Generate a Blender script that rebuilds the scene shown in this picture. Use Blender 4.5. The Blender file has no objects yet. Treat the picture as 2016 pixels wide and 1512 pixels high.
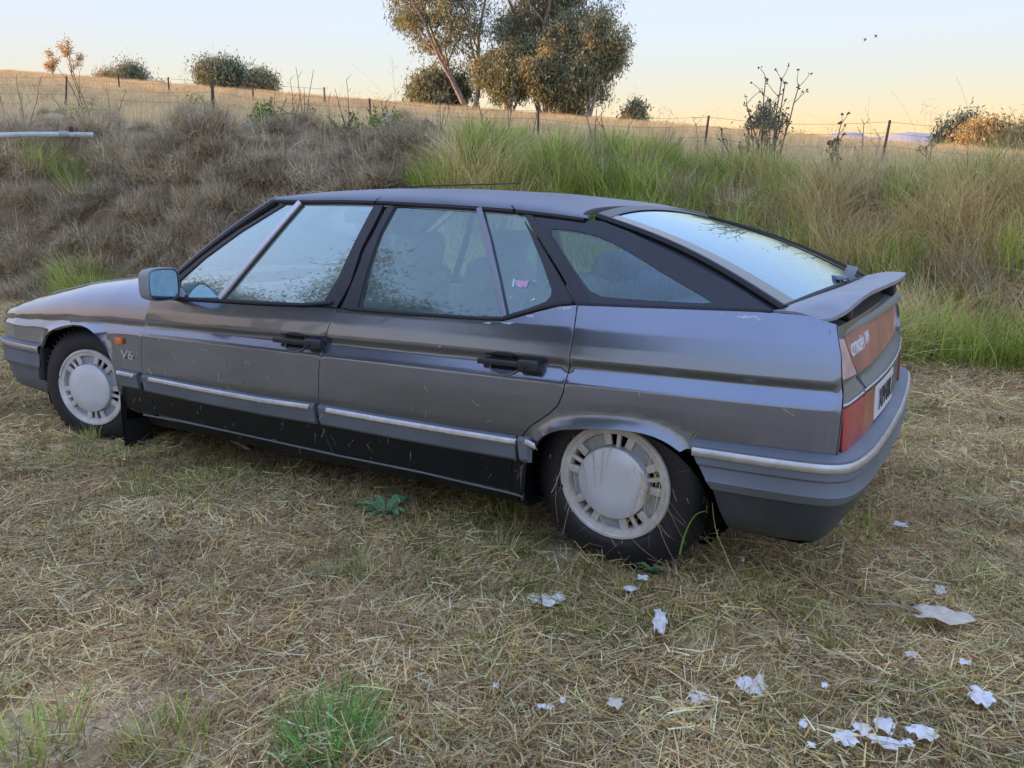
import bpy, bmesh, math, random
import numpy as np
from mathutils import Vector, Matrix
from mathutils.geometry import delaunay_2d_cdt

# ---------------------------------------------------------------- camera
CAM_C = np.array([-3.88752674, 3.09864529, 1.13592735])
CAM_R = np.array([[-0.85134289, -0.10728413, 0.51352254],
                  [-0.52459887, 0.16782344, -0.83464442],
                  [0.00336298, -0.97996194, -0.19915642]])   # columns: image right, image down, view
CAM_F = 1596.38                                              # focal length in pixels of the 2016 px wide photo
sc = bpy.context.scene
COL = sc.collection
cd = bpy.data.cameras.new('camera'); cam = bpy.data.objects.new('camera', cd); COL.objects.link(cam)
cd.sensor_width = 36.0; cd.lens = CAM_F / 2016 * 36.0; cd.clip_start = 0.05; cd.clip_end = 20000
r_, d_, f_ = CAM_R[:, 0], CAM_R[:, 1], CAM_R[:, 2]
cam.matrix_world = Matrix(((r_[0], -d_[0], -f_[0], CAM_C[0]), (r_[1], -d_[1], -f_[1], CAM_C[1]),
                           (r_[2], -d_[2], -f_[2], CAM_C[2]), (0, 0, 0, 1)))
sc.camera = cam
sc.render.resolution_x = 1024; sc.render.resolution_y = 768

# ---------------------------------------------------------------- light
SUN_EL = math.radians(6.0)
SUN_H = np.array([0.92, 0.39]); SUN_H /= np.linalg.norm(SUN_H)
SUN_D = Vector((SUN_H[0] * math.cos(SUN_EL), SUN_H[1] * math.cos(SUN_EL), math.sin(SUN_EL)))
SKY_G = -0.04; SKY_SAT = 0.95; SKY_TILT = 4.0; SKY_MUL = (2.68, 2.31, 2.80, 1)
w = bpy.data.worlds.new('World'); sc.world = w; w.use_nodes = True
nt = w.node_tree; nt.nodes.clear()
sky = nt.nodes.new('ShaderNodeTexSky'); sky.sky_type = 'NISHITA'; sky.sun_disc = False
sky.sun_elevation = SUN_EL; sky.sun_rotation = math.atan2(SUN_H[0], SUN_H[1])
sky.altitude = 300; sky.air_density = 1.0; sky.dust_density = 0.3; sky.ozone_density = 1.0
bg = nt.nodes.new('ShaderNodeBackground'); bg.inputs[1].default_value = 0.15
wo = nt.nodes.new('ShaderNodeOutputWorld')
# the ground here slopes up away from the camera by a few degrees: the sky's level is turned to match
tcw = nt.nodes.new('ShaderNodeTexCoord'); vr = nt.nodes.new('ShaderNodeVectorRotate'); vr.rotation_type = 'AXIS_ANGLE'
vr.inputs['Axis'].default_value = (-0.851, -0.525, 0.0); vr.inputs['Angle'].default_value = math.radians(-SKY_TILT)
nt.links.new(tcw.outputs['Generated'], vr.inputs['Vector']); nt.links.new(vr.outputs[0], sky.inputs['Vector'])
# brightness range compressed as the phone's tone curve does, evenly in all directions
bw = nt.nodes.new('ShaderNodeRGBToBW'); pw = nt.nodes.new('ShaderNodeMath'); pw.operation = 'POWER'; pw.inputs[1].default_value = SKY_G - 1.0
hs = nt.nodes.new('ShaderNodeHueSaturation'); hs.inputs['Saturation'].default_value = SKY_SAT
m1_ = nt.nodes.new('ShaderNodeMix'); m1_.data_type = 'RGBA'; m1_.blend_type = 'MULTIPLY'; m1_.inputs[0].default_value = 1
m2_ = nt.nodes.new('ShaderNodeMix'); m2_.data_type = 'RGBA'; m2_.blend_type = 'MULTIPLY'; m2_.inputs[0].default_value = 1; m2_.inputs[7].default_value = SKY_MUL
nt.links.new(sky.outputs[0], bw.inputs[0]); nt.links.new(bw.outputs[0], pw.inputs[0])
nt.links.new(sky.outputs[0], hs.inputs['Color']); nt.links.new(hs.outputs[0], m1_.inputs[6]); nt.links.new(pw.outputs[0], m1_.inputs[7])
nt.links.new(m1_.outputs[2], m2_.inputs[6]); nt.links.new(m2_.outputs[2], bg.inputs[0]); nt.links.new(bg.outputs[0], wo.inputs[0])
sl = bpy.data.lights.new('sun', 'SUN'); sl.energy = 5.0; sl.angle = math.radians(0.6); sl.color = (1.0, 0.52, 0.22)
so = bpy.data.objects.new('sun', sl); COL.objects.link(so)
so.rotation_euler = SUN_D.to_track_quat('Z', 'Y').to_euler()
so.location = (30, 10, 30)
sc.view_settings.view_transform = 'Standard'; sc.view_settings.look = 'None'
sc.view_settings.gamma = 1.0; sc.view_settings.exposure = 1.34
sc.view_settings.use_curve_mapping = False
cy = sc.cycles
cy.max_bounces = 6; cy.diffuse_bounces = 4; cy.glossy_bounces = 3; cy.transmission_bounces = 3; cy.transparent_max_bounces = 8
cy.caustics_reflective = False; cy.caustics_refractive = False; cy.use_adaptive_sampling = True; cy.adaptive_threshold = 0.02; cy.use_light_tree = False

# ---------------------------------------------------------------- pixel helpers (a pixel gives a direction only)
def ray(u, v):
    return CAM_R @ np.array([(u - 1008) / CAM_F, (v - 756) / CAM_F, 1.0])
def on_y(u, v, y):
    r = ray(u, v); return CAM_C + (y - CAM_C[1]) / r[1] * r
def on_z(u, v, z):
    r = ray(u, v); return CAM_C + (z - CAM_C[2]) / r[2] * r
def at_dist(u, v, D):
    r = ray(u, v); h = math.hypot(r[0], r[1]); return CAM_C + r / h * D

# ---------------------------------------------------------------- materials
def new_mat(name):
    m = bpy.data.materials.new(name); m.use_nodes = True
    nt = m.node_tree; nt.nodes.clear()
    out = nt.nodes.new('ShaderNodeOutputMaterial')
    return m, nt, out
def node(nt, typ, **kw):
    n = nt.nodes.new(typ)
    for k, v in kw.items():
        if k.startswith('i_'):
            key = k[2:]
            key = int(key) if key.isdigit() else key.replace('_', ' ')
            n.inputs[key].default_value = v
        else: setattr(n, k, v)
    return n
def principled(name, col, rough=0.5, metal=0.0, coat=0.0, coat_rough=0.1, spec=0.5, noise=0.0, nscale=20.0, bump=0.0, bscale=60.0,
               dust=0.0, dust_col=(0.30, 0.27, 0.23), dscale=9.0, trans=0.0):
    m, nt, out = new_mat(name)
    b = node(nt, 'ShaderNodeBsdfPrincipled')
    b.inputs['Base Color'].default_value = (*col, 1); b.inputs['Roughness'].default_value = rough
    b.inputs['Metallic'].default_value = metal; b.inputs['Coat Weight'].default_value = coat
    b.inputs['Coat Roughness'].default_value = coat_rough; b.inputs['Specular IOR Level'].default_value = spec
    if trans: b.inputs['Transmission Weight'].default_value = trans
    tc = node(nt, 'ShaderNodeTexCoord')
    if noise:
        n = node(nt, 'ShaderNodeTexNoise', i_Scale=nscale, i_Detail=6.0); nt.links.new(tc.outputs['Object'], n.inputs['Vector'])
        mr = node(nt, 'ShaderNodeMapRange'); mr.inputs[1].default_value = .3; mr.inputs[2].default_value = .7
        mr.inputs[3].default_value = 1 - noise; mr.inputs[4].default_value = 1 + noise
        nt.links.new(n.outputs[0], mr.inputs[0])
        mx = node(nt, 'ShaderNodeMix', data_type='RGBA', blend_type='MULTIPLY'); mx.inputs[0].default_value = 1
        mx.inputs[6].default_value = (*col, 1); nt.links.new(mr.outputs[0], mx.inputs[7])
        nt.links.new(mx.outputs[2], b.inputs['Base Color'])
    if bump:
        n2 = node(nt, 'ShaderNodeTexNoise', i_Scale=bscale, i_Detail=4.0); nt.links.new(tc.outputs['Object'], n2.inputs['Vector'])
        bp = node(nt, 'ShaderNodeBump', i_Strength=bump, i_Distance=0.002); nt.links.new(n2.outputs[0], bp.inputs['Height'])
        nt.links.new(bp.outputs[0], b.inputs['Normal'])
    last = b.outputs[0]
    if dust:
        df = node(nt, 'ShaderNodeBsdfDiffuse'); df.inputs[0].default_value = (*dust_col, 1)
        n3 = node(nt, 'ShaderNodeTexNoise', i_Scale=dscale, i_Detail=8.0, i_Roughness=0.65); nt.links.new(tc.outputs['Object'], n3.inputs['Vector'])
        mr = node(nt, 'ShaderNodeMapRange'); mr.inputs[1].default_value = .28; mr.inputs[2].default_value = .75
        mr.inputs[3].default_value = dust * 0.35; mr.inputs[4].default_value = dust * 1.6
        nt.links.new(n3.outputs[0], mr.inputs[0])
        ms = node(nt, 'ShaderNodeMixShader'); nt.links.new(mr.outputs[0], ms.inputs[0])
        nt.links.new(last, ms.inputs[1]); nt.links.new(df.outputs[0], ms.inputs[2]); last = ms.outputs[0]
    nt.links.new(last, out.inputs[0])
    return m
def glass_mat(name, tint, dust=0.06, refl=1.0, ior=1.5, dust_col=(0.35, 0.38, 0.38), gcol=(0.88, 1.0, 0.98)):
    m, nt, out = new_mat(name)
    tr = node(nt, 'ShaderNodeBsdfTransparent'); tr.inputs[0].default_value = (*tint, 1)
    gl = node(nt, 'ShaderNodeBsdfGlossy'); gl.inputs['Roughness'].default_value = 0.015
    gl.inputs[0].default_value = (*gcol, 1)
    lw = node(nt, 'ShaderNodeLayerWeight', i_Blend=0.5)          # same reflectance from both faces of the pane
    pw = node(nt, 'ShaderNodeMath', operation='POWER'); pw.inputs[1].default_value = 4.0; nt.links.new(lw.outputs['Facing'], pw.inputs[0])
    r0 = ((ior - 1) / (ior + 1)) ** 2
    mu = node(nt, 'ShaderNodeMath', operation='MULTIPLY_ADD', use_clamp=True); mu.inputs[1].default_value = (1 - r0) * refl; mu.inputs[2].default_value = r0 * refl
    nt.links.new(pw.outputs[0], mu.inputs[0])
    m1 = node(nt, 'ShaderNodeMixShader'); nt.links.new(mu.outputs[0], m1.inputs[0])
    nt.links.new(tr.outputs[0], m1.inputs[1]); nt.links.new(gl.outputs[0], m1.inputs[2])
    df = node(nt, 'ShaderNodeBsdfDiffuse'); df.inputs[0].default_value = (*dust_col, 1)
    tc = node(nt, 'ShaderNodeTexCoord')
    n = node(nt, 'ShaderNodeTexNoise', i_Scale=14.0, i_Detail=8.0); nt.links.new(tc.outputs['Object'], n.inputs['Vector'])
    mr = node(nt, 'ShaderNodeMapRange'); mr.inputs[1].default_value = .3; mr.inputs[2].default_value = .75
    mr.inputs[3].default_value = dust * .5; mr.inputs[4].default_value = dust * 1.8
    nt.links.new(n.outputs[0], mr.inputs[0])
    m2 = node(nt, 'ShaderNodeMixShader'); nt.links.new(mr.outputs[0], m2.inputs[0])
    nt.links.new(m1.outputs[0], m2.inputs[1]); nt.links.new(df.outputs[0], m2.inputs[2])
    nt.links.new(m2.outputs[0], out.inputs[0])
    return m
def leaf_mat(name, transl=0.35, var=0.35, spec=0.0, tint=(1, 1, 1)):
    """colour from the vertex attribute 'col', varied per instance"""
    m, nt, out = new_mat(name)
    at = node(nt, 'ShaderNodeAttribute', attribute_name='col')
    oi = node(nt, 'ShaderNodeObjectInfo')
    mr = node(nt, 'ShaderNodeMapRange'); mr.inputs[3].default_value = 1 - var; mr.inputs[4].default_value = 1 + var
    nt.links.new(oi.outputs['Random'], mr.inputs[0])
    mx = node(nt, 'ShaderNodeMix', data_type='RGBA', blend_type='MULTIPLY'); mx.inputs[0].default_value = 1
    nt.links.new(at.outputs['Color'], mx.inputs[6]); nt.links.new(mr.outputs[0], mx.inputs[7])
    df = node(nt, 'ShaderNodeBsdfDiffuse'); tl = node(nt, 'ShaderNodeBsdfTranslucent')
    nt.links.new(mx.outputs[2], df.inputs[0]); nt.links.new(mx.outputs[2], tl.inputs[0])
    ms = node(nt, 'ShaderNodeMixShader'); ms.inputs[0].default_value = transl
    nt.links.new(df.outputs[0], ms.inputs[1]); nt.links.new(tl.outputs[0], ms.inputs[2])
    nt.links.new(ms.outputs[0], out.inputs[0])
    return m
M = {}
M['paint'] = principled('car_paint', (0.205, 0.235, 0.29), 0.20, 0.88, 1.0, 0.025, noise=0.12, nscale=2.2, dust=0.028, dscale=7)
M['paint_roof'] = principled('car_paint_dull', (0.17, 0.18, 0.21), 0.46, 0.6, 0.15, 0.3, noise=0.15, nscale=3, dust=0.20, dscale=3, dust_col=(0.25, 0.25, 0.25))
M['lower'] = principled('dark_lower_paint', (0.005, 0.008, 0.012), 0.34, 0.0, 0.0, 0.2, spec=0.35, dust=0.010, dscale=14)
M['plastic'] = principled('grey_bumper_plastic', (0.12, 0.14, 0.16), 0.48, 0.0, noise=0.15, nscale=6, dust=0.08, bump=.05)
M['black'] = principled('black_trim', (0.014, 0.014, 0.017), 0.38, 0.0, dust=0.035, dscale=20)
M['gloss_black'] = principled('black_glass_panel', (0.006, 0.008, 0.012), 0.06, 0.0, spec=0.6, dust=0.03, dscale=40)
M['rubber'] = principled('black_rubber', (0.012, 0.012, 0.013), 0.6, noise=.2)
M['paint_tail'] = principled('tail_paint_dusty_dark_reflection', (0.10, 0.118, 0.122), 0.42, 0.5, 0.25, 0.3, noise=.15, nscale=6, dust=.12, dscale=14)  # dusty; dark reflection of ground and trees is put into the base colour
M['valance'] = principled('dusty_valance', (0.035, 0.044, 0.052), 0.42, noise=.2, nscale=5, dust=.05)
M['spoiler'] = principled('weathered_spoiler', (0.26, 0.27, 0.29), 0.42, 0.3, noise=.2, nscale=9, dust=.22, dscale=16, dust_col=(.42, .41, .40))
M['silver_strip'] = principled('bright_window_strip', (0.62, 0.63, 0.66), 0.3, 0.6, dust=.05)
M['dark'] = principled('dark_inner_metal', (0.006, 0.006, 0.007), 0.9, spec=0.1)
M['tyre'] = principled('tyre_rubber', (0.014, 0.014, 0.017), 0.55, noise=0.25, nscale=9, bump=0.3, bscale=90, dust=0.05, dust_col=(0.12, 0.10, 0.08))
M['alloy'] = principled('alloy_paint', (0.70, 0.67, 0.62), 0.45, 0.15, noise=0.22, nscale=12, dust=0.20, dscale=22, dust_col=(.30, .24, .17))
M['alloy_cap'] = principled('alloy_cap_paint', (0.72, 0.73, 0.76), 0.36, 0.3, noise=0.06, nscale=6, dust=0.06)
M['alloy_dark'] = principled('alloy_recess', (0.36, 0.39, 0.41), 0.5, 0.2, noise=0.15, nscale=14, dust=0.10)
M['chrome'] = principled('dull_bright_strip', (0.62, 0.61, 0.58), 0.34, 0.7, noise=0.15, nscale=30, dust=0.22)
M['pillar_strip'] = principled('grey_window_strip', (0.22, 0.23, 0.26), 0.35, 0.6, dust=.04)
M['glass'] = glass_mat('side_glass', (0.80, 0.95, 0.92), 0.08, 6.0, 1.60, (0.50, 0.74, 0.72), (0.80, 1.0, 0.93))
M['glass_rear_door'] = glass_mat('rear_door_glass', (0.80, 0.95, 0.92), 0.06, 3.4, 1.58, (0.45, 0.68, 0.66), (0.80, 1.0, 0.95))
M['quarter_glass'] = glass_mat('quarter_glass', (0.62, 0.80, 0.80), 0.06, 2.0, 1.52, (0.40, 0.55, 0.55))
M['rear_glass'] = glass_mat('rear_glass', (0.28, 0.40, 0.50), 0.04, 1.5, 1.6, (0.30, 0.42, 0.52), (0.62, 0.82, 1.0))
M['lens_faded'] = principled('faded_red_lens', (0.44, 0.155, 0.12), 0.26, noise=0.25, nscale=7, dust=0.14, dust_col=(0.45, 0.33, 0.30))
M['lens_pink'] = principled('faded_pink_lens', (0.70, 0.45, 0.41), 0.22, noise=0.2, nscale=14, dust=0.12, dust_col=(0.5, 0.4, 0.36))
M['lens_red'] = principled('red_lens', (0.42, 0.03, 0.03), 0.18, noise=0.25, nscale=10, dust=0.12, dust_col=(0.3, 0.22, 0.2))
M['lens_brown'] = principled('amber_brown_lens', (0.36, 0.08, 0.03), 0.2, noise=0.25, nscale=10, dust=0.10)
M['lens_orange'] = principled('orange_lens', (0.85, 0.17, 0.02), 0.2, spec=.6)
M['lens_white'] = principled('clear_lamp_lens', (0.55, 0.60, 0.60), 0.12, spec=.7)
M['mirror_shell'] = principled('mirror_shell', (0.26, 0.29, 0.30), 0.5, noise=.1, dust=.08)
M['white'] = principled('white_paint_letters', (0.80, 0.80, 0.79), 0.4)
M['plate'] = principled('plate_white', (0.68, 0.68, 0.66), 0.4, noise=.08)
M['ink'] = principled('plate_black', (0.02, 0.02, 0.025), 0.4)
M['silver'] = principled('badge_silver', (0.55, 0.55, 0.55), 0.3, 0.6)
M['fabric'] = principled('seat_fabric', (0.30, 0.33, 0.34), 0.9, noise=.2, nscale=40)
M['trim'] = principled('interior_trim', (0.30, 0.34, 0.35), 0.8, noise=.1)
M['headliner'] = principled('headliner', (0.55, 0.57, 0.56), 0.9)
M['mirror_glass'] = principled('mirror_glass', (0.55, 0.70, 0.80), 0.06, 1.0, noise=.15, nscale=25, dust=.15)
M['paper'] = principled('white_paper', (0.76, 0.73, 0.68), 0.85, noise=.12, nscale=60)
M['paper_cream'] = principled('cream_paper', (0.62, 0.53, 0.39), 0.8, noise=.12, nscale=40)
M['sticker_pink'] = principled('sticker_pink', (0.50, 0.32, 0.48), 0.6, noise=.25, nscale=90)
M['sticker_blue'] = principled('sticker_blue', (0.42, 0.68, 0.72), 0.6, noise=.25, nscale=90)
M['post'] = principled('rusty_steel_post', (0.075, 0.045, 0.035), 0.8, noise=.35, nscale=12)
M['wood_post'] = principled('weathered_wood', (0.085, 0.07, 0.06), 0.9, noise=.35, nscale=10, bump=.4)
M['wire'] = principled('rusty_wire', (0.11, 0.075, 0.06), 0.7, 0.3)
M['pipe'] = principled('pale_painted_metal', (0.60, 0.62, 0.58), 0.45, noise=.15, nscale=8, dust=.1)
M['deadwood'] = principled('dead_wood', (0.17, 0.13, 0.105), 0.9, noise=.4, nscale=12, bump=.5)
M['bark'] = principled('gum_bark', (0.36, 0.30, 0.25), 0.9, noise=.35, nscale=1.4)
M['bark_dark'] = principled('dark_bark', (0.11, 0.085, 0.065), 0.9, noise=.35, nscale=2.5)
M['stalk'] = principled('dry_weed_stalk', (0.16, 0.115, 0.08), 0.9, noise=.3, nscale=8)
M['stalk_pale'] = principled('pale_dry_stalk', (0.46, 0.37, 0.25), 0.9, noise=.2, nscale=8)
M['seed'] = principled('dry_seed_head', (0.12, 0.09, 0.065), 0.95, noise=.3, nscale=30)
M['feather_dark'] = principled('dark_feather', (0.05, 0.045, 0.045), 0.8)
M['feather_white'] = principled('white_feather', (0.70, 0.68, 0.66), 0.8)
M['blade'] = leaf_mat('grass_blades', 0.30, 0.28)
M['blade_big'] = leaf_mat('single_grass_blades', 0.30, 0.0)
M['leaf'] = leaf_mat('gum_leaves', 0.35, 0.0)
M['weed_leaf'] = leaf_mat('weed_leaves', 0.25, 0.0)

# ---------------------------------------------------------------- object helpers
def tag(o, label=None, cat=None, group=None, kind=None):
    if label: o['label'] = label
    if cat: o['category'] = cat
    if group: o['group'] = group
    if kind: o['kind'] = kind
    return o
def link(name, me, parent=None):
    o = bpy.data.objects.new(name, me); COL.objects.link(o)
    if parent is not None:
        o.parent = parent
        o.matrix_parent_inverse = parent.matrix_world.inverted()
    return o
def empty(name, loc):
    o = bpy.data.objects.new(name, None); COL.objects.link(o); o.empty_display_size = .2
    o.matrix_world = Matrix.Translation(Vector(loc)); return o
def mk_mesh(name, V, F, mat, smooth=True, loopn=None, cols=None):
    me = bpy.data.meshes.new(name)
    me.from_pydata([tuple(map(float, v)) for v in V], [], [tuple(map(int, f)) for f in F])
    if mat is not None: me.materials.append(mat)
    if smooth: me.polygons.foreach_set('use_smooth', np.ones(len(me.polygons), bool))
    if cols is not None:
        a = me.color_attributes.new('col', 'FLOAT_COLOR', 'POINT')
        a.data.foreach_set('color', np.c_[cols, np.ones(len(cols))].astype(np.float32).ravel())
    if loopn is not None:
        me.normals_split_custom_set([tuple(n) for n in loopn])
    me.update(); return me
def mesh_obj(name, V, F, mat, parent=None, smooth=True, **kw):
    return link(name, mk_mesh(name, V, F, mat, smooth, **kw), parent)
def mesh_quads_np(name, V, quads, mat, cols=None, smooth=True):
    """fast numpy mesh: V (n,3), quads (m,4)"""
    me = bpy.data.meshes.new(name)
    me.vertices.add(len(V)); me.vertices.foreach_set('co', np.asarray(V, np.float32).ravel())
    m, k = quads.shape
    me.loops.add(m * k); me.loops.foreach_set('vertex_index', quads.astype(np.int32).ravel())
    me.polygons.add(m)
    me.polygons.foreach_set('loop_start', np.arange(0, m * k, k, dtype=np.int32))
    me.polygons.foreach_set('loop_total', np.full(m, k, np.int32))
    if smooth: me.polygons.foreach_set('use_smooth', np.ones(m, bool))
    if cols is not None:
        a = me.color_attributes.new('col', 'FLOAT_COLOR', 'POINT')
        a.data.foreach_set('color', np.c_[cols, np.ones(len(cols))].astype(np.float32).ravel())
    if mat is not None: me.materials.append(mat)
    me.update(calc_edges=True); me.validate()
    return me

# shape collectors -------------------------------------------------
class MB:
    def __init__(s): s.V = []; s.F = []
    def add(s, V, F):
        o = len(s.V); s.V += [tuple(v) for v in V]; s.F += [tuple(i + o for i in f) for f in F]; return s
    def box(s, c, size, rot=None, bev=0.0):
        bm = bmesh.new(); bmesh.ops.create_cube(bm, size=1.0)
        for v in bm.verts: v.co = Vector((v.co.x * size[0], v.co.y * size[1], v.co.z * size[2]))
        if bev: bmesh.ops.bevel(bm, geom=bm.edges[:], offset=bev, segments=3, affect='EDGES', profile=.5)
        mt = Matrix.Translation(Vector(c)) @ (rot.to_4x4() if rot is not None else Matrix.Identity(4))
        bm.transform(mt); bm.verts.index_update()
        s.add([v.co for v in bm.verts], [[v.index for v in f.verts] for f in bm.faces]); bm.free(); return s
    def tube(s, pts, rad, n=8, cap=True, flat=1.0):
        pts = [np.array(p, float) for p in pts]; k = len(pts)
        rad = [rad] * k if np.isscalar(rad) else list(rad)
        V = []; F = []; prev = None
        for i, p in enumerate(pts):
            t = pts[min(i + 1, k - 1)] - pts[max(i - 1, 0)]; t /= (np.linalg.norm(t) + 1e-12)
            if prev is None:
                a = np.array([0, 0, 1.0]) if abs(t[2]) < .9 else np.array([1.0, 0, 0])
                e = np.cross(t, a)
            else: e = prev - t * (prev @ t)
            e /= np.linalg.norm(e); prev = e; b = np.cross(t, e)
            for j in range(n):
                th = 2 * math.pi * j / n
                V.append(p + rad[i] * (math.cos(th) * e + flat * math.sin(th) * b))
        for i in range(k - 1):
            for j in range(n):
                F.append((i * n + j, i * n + (j + 1) % n, (i + 1) * n + (j + 1) % n, (i + 1) * n + j))
        if cap:
            F.append(tuple(range(n - 1, -1, -1))); F.append(tuple((k - 1) * n + j for j in range(n)))
        return s.add(V, F)
    def grid(s, P, flip=False):
        P = np.asarray(P); a, b = P.shape[:2]
        F = []
        for i in range(a - 1):
            for j in range(b - 1):
                q = (i * b + j, (i + 1) * b + j, (i + 1) * b + j + 1, i * b + j + 1)
                F.append(q[::-1] if flip else q)
        return s.add(P.reshape(-1, 3), F)
    def lathe(s, prof, n=48, mt=None, arc=(0, 2 * math.pi), cap=False):
        """profile (r, h) turned about local z"""
        full = abs(arc[1] - arc[0] - 2 * math.pi) < 1e-6
        m = n if full else n + 1
        V = []; F = []
        for j in range(m):
            th = arc[0] + (arc[1] - arc[0]) * j / n
            for r, h in prof: V.append(Vector((r * math.cos(th), r * math.sin(th), h)))
        k = len(prof)
        for j in range(n):
            j2 = (j + 1) % m
            for i in range(k - 1):
                F.append((j * k + i, j2 * k + i, j2 * k + i + 1, j * k + i + 1))
        if mt is not None: V = [mt @ v for v in V]
        return s.add(V, F)
    def build(s, name, mat, parent=None, smooth=True, sharp=None, recalc=True):
        me = bpy.data.meshes.new(name)
        me.from_pydata([tuple(map(float, v)) for v in s.V], [], s.F)
        me.materials.append(mat)
        if recalc:
            bm = bmesh.new(); bm.from_mesh(me); bmesh.ops.recalc_face_normals(bm, faces=bm.faces[:]); bm.to_mesh(me); bm.free()
        if smooth:
            me.polygons.foreach_set('use_smooth', np.ones(len(me.polygons), bool))
            me.set_sharp_from_angle(angle=math.radians(sharp if sharp else 38))
        me.update()
        return link(name, me, parent)
# ================================================================ CAR
# car frame = world: x forward (front axle at 0, rear axle at -2.85), y to the car's left (towards the camera), z up
def A(*kv):
    k = np.array(sorted(kv)); return lambda x: np.interp(x, k[:, 0], k[:, 1])
W_ = A((-3.57, .78), (-3.545, .812), (-3.52, .832), (-3.47, .845), (-3.3, .86), (-2.75, .885), (-1.7, .893), (-.6, .889), (0, .880), (.3, .870), (.6, .845), (.75, .815), (.85, .775), (.92, .73))
ZUC = A((-3.6, .703), (-2.74, .705), (-1.7, .698), (-.58, .678), (-.28, .671), (.19, .654), (.77, .620), (1, .61))
ZLC = A((-3.6, .638), (-2.73, .630), (-1.68, .623), (-.58, .618), (.2, .592), (.69, .578), (1, .575))
_q = np.linspace(-.6, .4, 1001)
_o = np.interp(_q, [-.6, -.5, -.40, -.28, -.17, -.05, 0, .048, .070, .12, .17, .25, .4],
               [-.13, -.085, -.048, -.022, -.007, -.001, 0, -.027, -.013, -.021, -.033, -.068, -.20])
_k = np.exp(-.5 * (np.arange(-14, 15) / 4.0) ** 2); _k /= _k.sum()
_o = np.convolve(np.pad(_o, 14, 'edge'), _k, 'valid')
ARCH_F = None; ARCH_R = None
def seg_dist(P, line):
    P = np.asarray(P); d = np.full(len(P), 9.0)
    for a, b in zip(line[:-1], line[1:]):
        ab = b - a; t = np.clip(((P - a) @ ab) / (ab @ ab), 0, 1)
        d = np.minimum(d, np.linalg.norm(P - (a + t[:, None] * ab), axis=1))
    return d
def y_side(x, z):
    x = np.asarray(x, float); z = np.asarray(z, float)
    uc, lc = ZUC(x), ZLC(x)
    q = np.where(z >= uc, .07 + (z - uc), np.where(z > lc, (z - lc) * .07 / (uc - lc), z - lc))
    y = W_(x) + np.interp(q, _q, _o)
    for L in (ARCH_F, ARCH_R):
        if L is not None:
            d = seg_dist(np.c_[x.ravel(), z.ravel()], L).reshape(x.shape)
            y = y + .016 * np.clip(1 - d / .05, 0, 1) ** 1.5
    return y
def hit_side(u, v, off=0.0):
    y = .87
    for _ in range(14):
        p = on_y(u, v, y); y = float(y_side(np.array([p[0]]), np.array([p[2]]))[0]) + off
    p = on_y(u, v, y); return np.array([p[0], p[2]])
def HS(pts): return np.array([hit_side(u, v) for u, v in pts])
GLASS_B = lambda x: W_(np.clip(x, -3.3, -.5)) - .040
def y_glass(x, z):
    dz = np.asarray(z) - .79
    return GLASS_B(x) - .46 * dz - .20 * dz * np.abs(dz)
def hit_glass(u, v):
    y = .7
    for _ in range(25):
        p = on_y(u, v, y); y = .5 * y + .5 * float(y_glass(p[0], p[2]))
    p = on_y(u, v, y); return np.array([p[0], p[2]])
def HG(pts): return np.array([hit_glass(u, v) for u, v in pts])
def x_tail(y, z):
    y = np.asarray(y, float)
    base = np.interp(z, [.45, .52, .632, .648, .676, .69, .82, .90], [-3.570, -3.575, -3.572, -3.560, -3.533, -3.530, -3.507, -3.49])
    cv = np.interp(z, [.5, .64, .68, .82], [.045, .045, .022, .02])
    return base + cv * (y / .8) ** 2 - .028 * y + .020 + .012 * np.clip((np.abs(y) - .76) / .05, 0, 1.5) ** 2
def hit_tail(u, v):
    r = ray(u, v); X = -3.53
    for _ in range(25):
        t = (X - CAM_C[0]) / r[0]; p = CAM_C + t * r; X = .5 * X + .5 * float(x_tail(p[1], p[2]))
    return np.array([p[1], p[2]])
def HT(pts): return np.array([hit_tail(u, v) for u, v in pts])

def S_side(off=0.0):
    return lambda P: np.stack([P[:, 0], y_side(P[:, 0], P[:, 1]) + off, P[:, 1]], 1)
def S_glass(off=0.0):
    return lambda P: np.stack([P[:, 0], y_glass(P[:, 0], P[:, 1]) + off, P[:, 1]], 1)
def S_tail(off=0.0):
    return lambda P: np.stack([x_tail(P[:, 0], P[:, 1]) - off, P[:, 0], P[:, 1]], 1)
def surf_normal(S, P, out):
    e = 1e-4
    du = S(P + [e, 0]) - S(P - [e, 0]); dv = S(P + [0, e]) - S(P - [0, e])
    n = np.cross(du, dv); n /= (np.linalg.norm(n, axis=1)[:, None] + 1e-20)
    s = np.sign((n * out).sum(1)); s[s == 0] = 1
    return n * s[:, None]
def inside(P, poly):
    x, y = P[:, 0], P[:, 1]; c = np.zeros(len(P), bool); n = len(poly)
    for i in range(n):
        a, b = poly[i], poly[(i + 1) % n]
        cond = ((a[1] > y) != (b[1] > y))
        with np.errstate(divide='ignore', invalid='ignore'):
            xi = (b[0] - a[0]) * (y - a[1]) / (b[1] - a[1]) + a[0]
        c ^= cond & (x < xi)
    return c
def area(P): return .5 * np.sum(P[:, 0] * np.roll(P[:, 1], -1) - np.roll(P[:, 0], -1) * P[:, 1])
def inset(P, g):
    P = np.asarray(P, float)
    if abs(g) < 1e-9: return P
    s = 1 if area(P) > 0 else -1
    e = np.roll(P, -1, 0) - P; n = np.stack([-e[:, 1], e[:, 0]], 1) * s; n /= (np.linalg.norm(n, axis=1)[:, None] + 1e-12)
    b = n + np.roll(n, 1, 0); d = (b * b).sum(1)
    b = b / np.maximum(d, .6)[:, None] * 2 / 1.0 * .5 * 2
    return P + b * g * .5 * 2 / 1.0 * .5 * 1.0 if False else P + b * g
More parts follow.
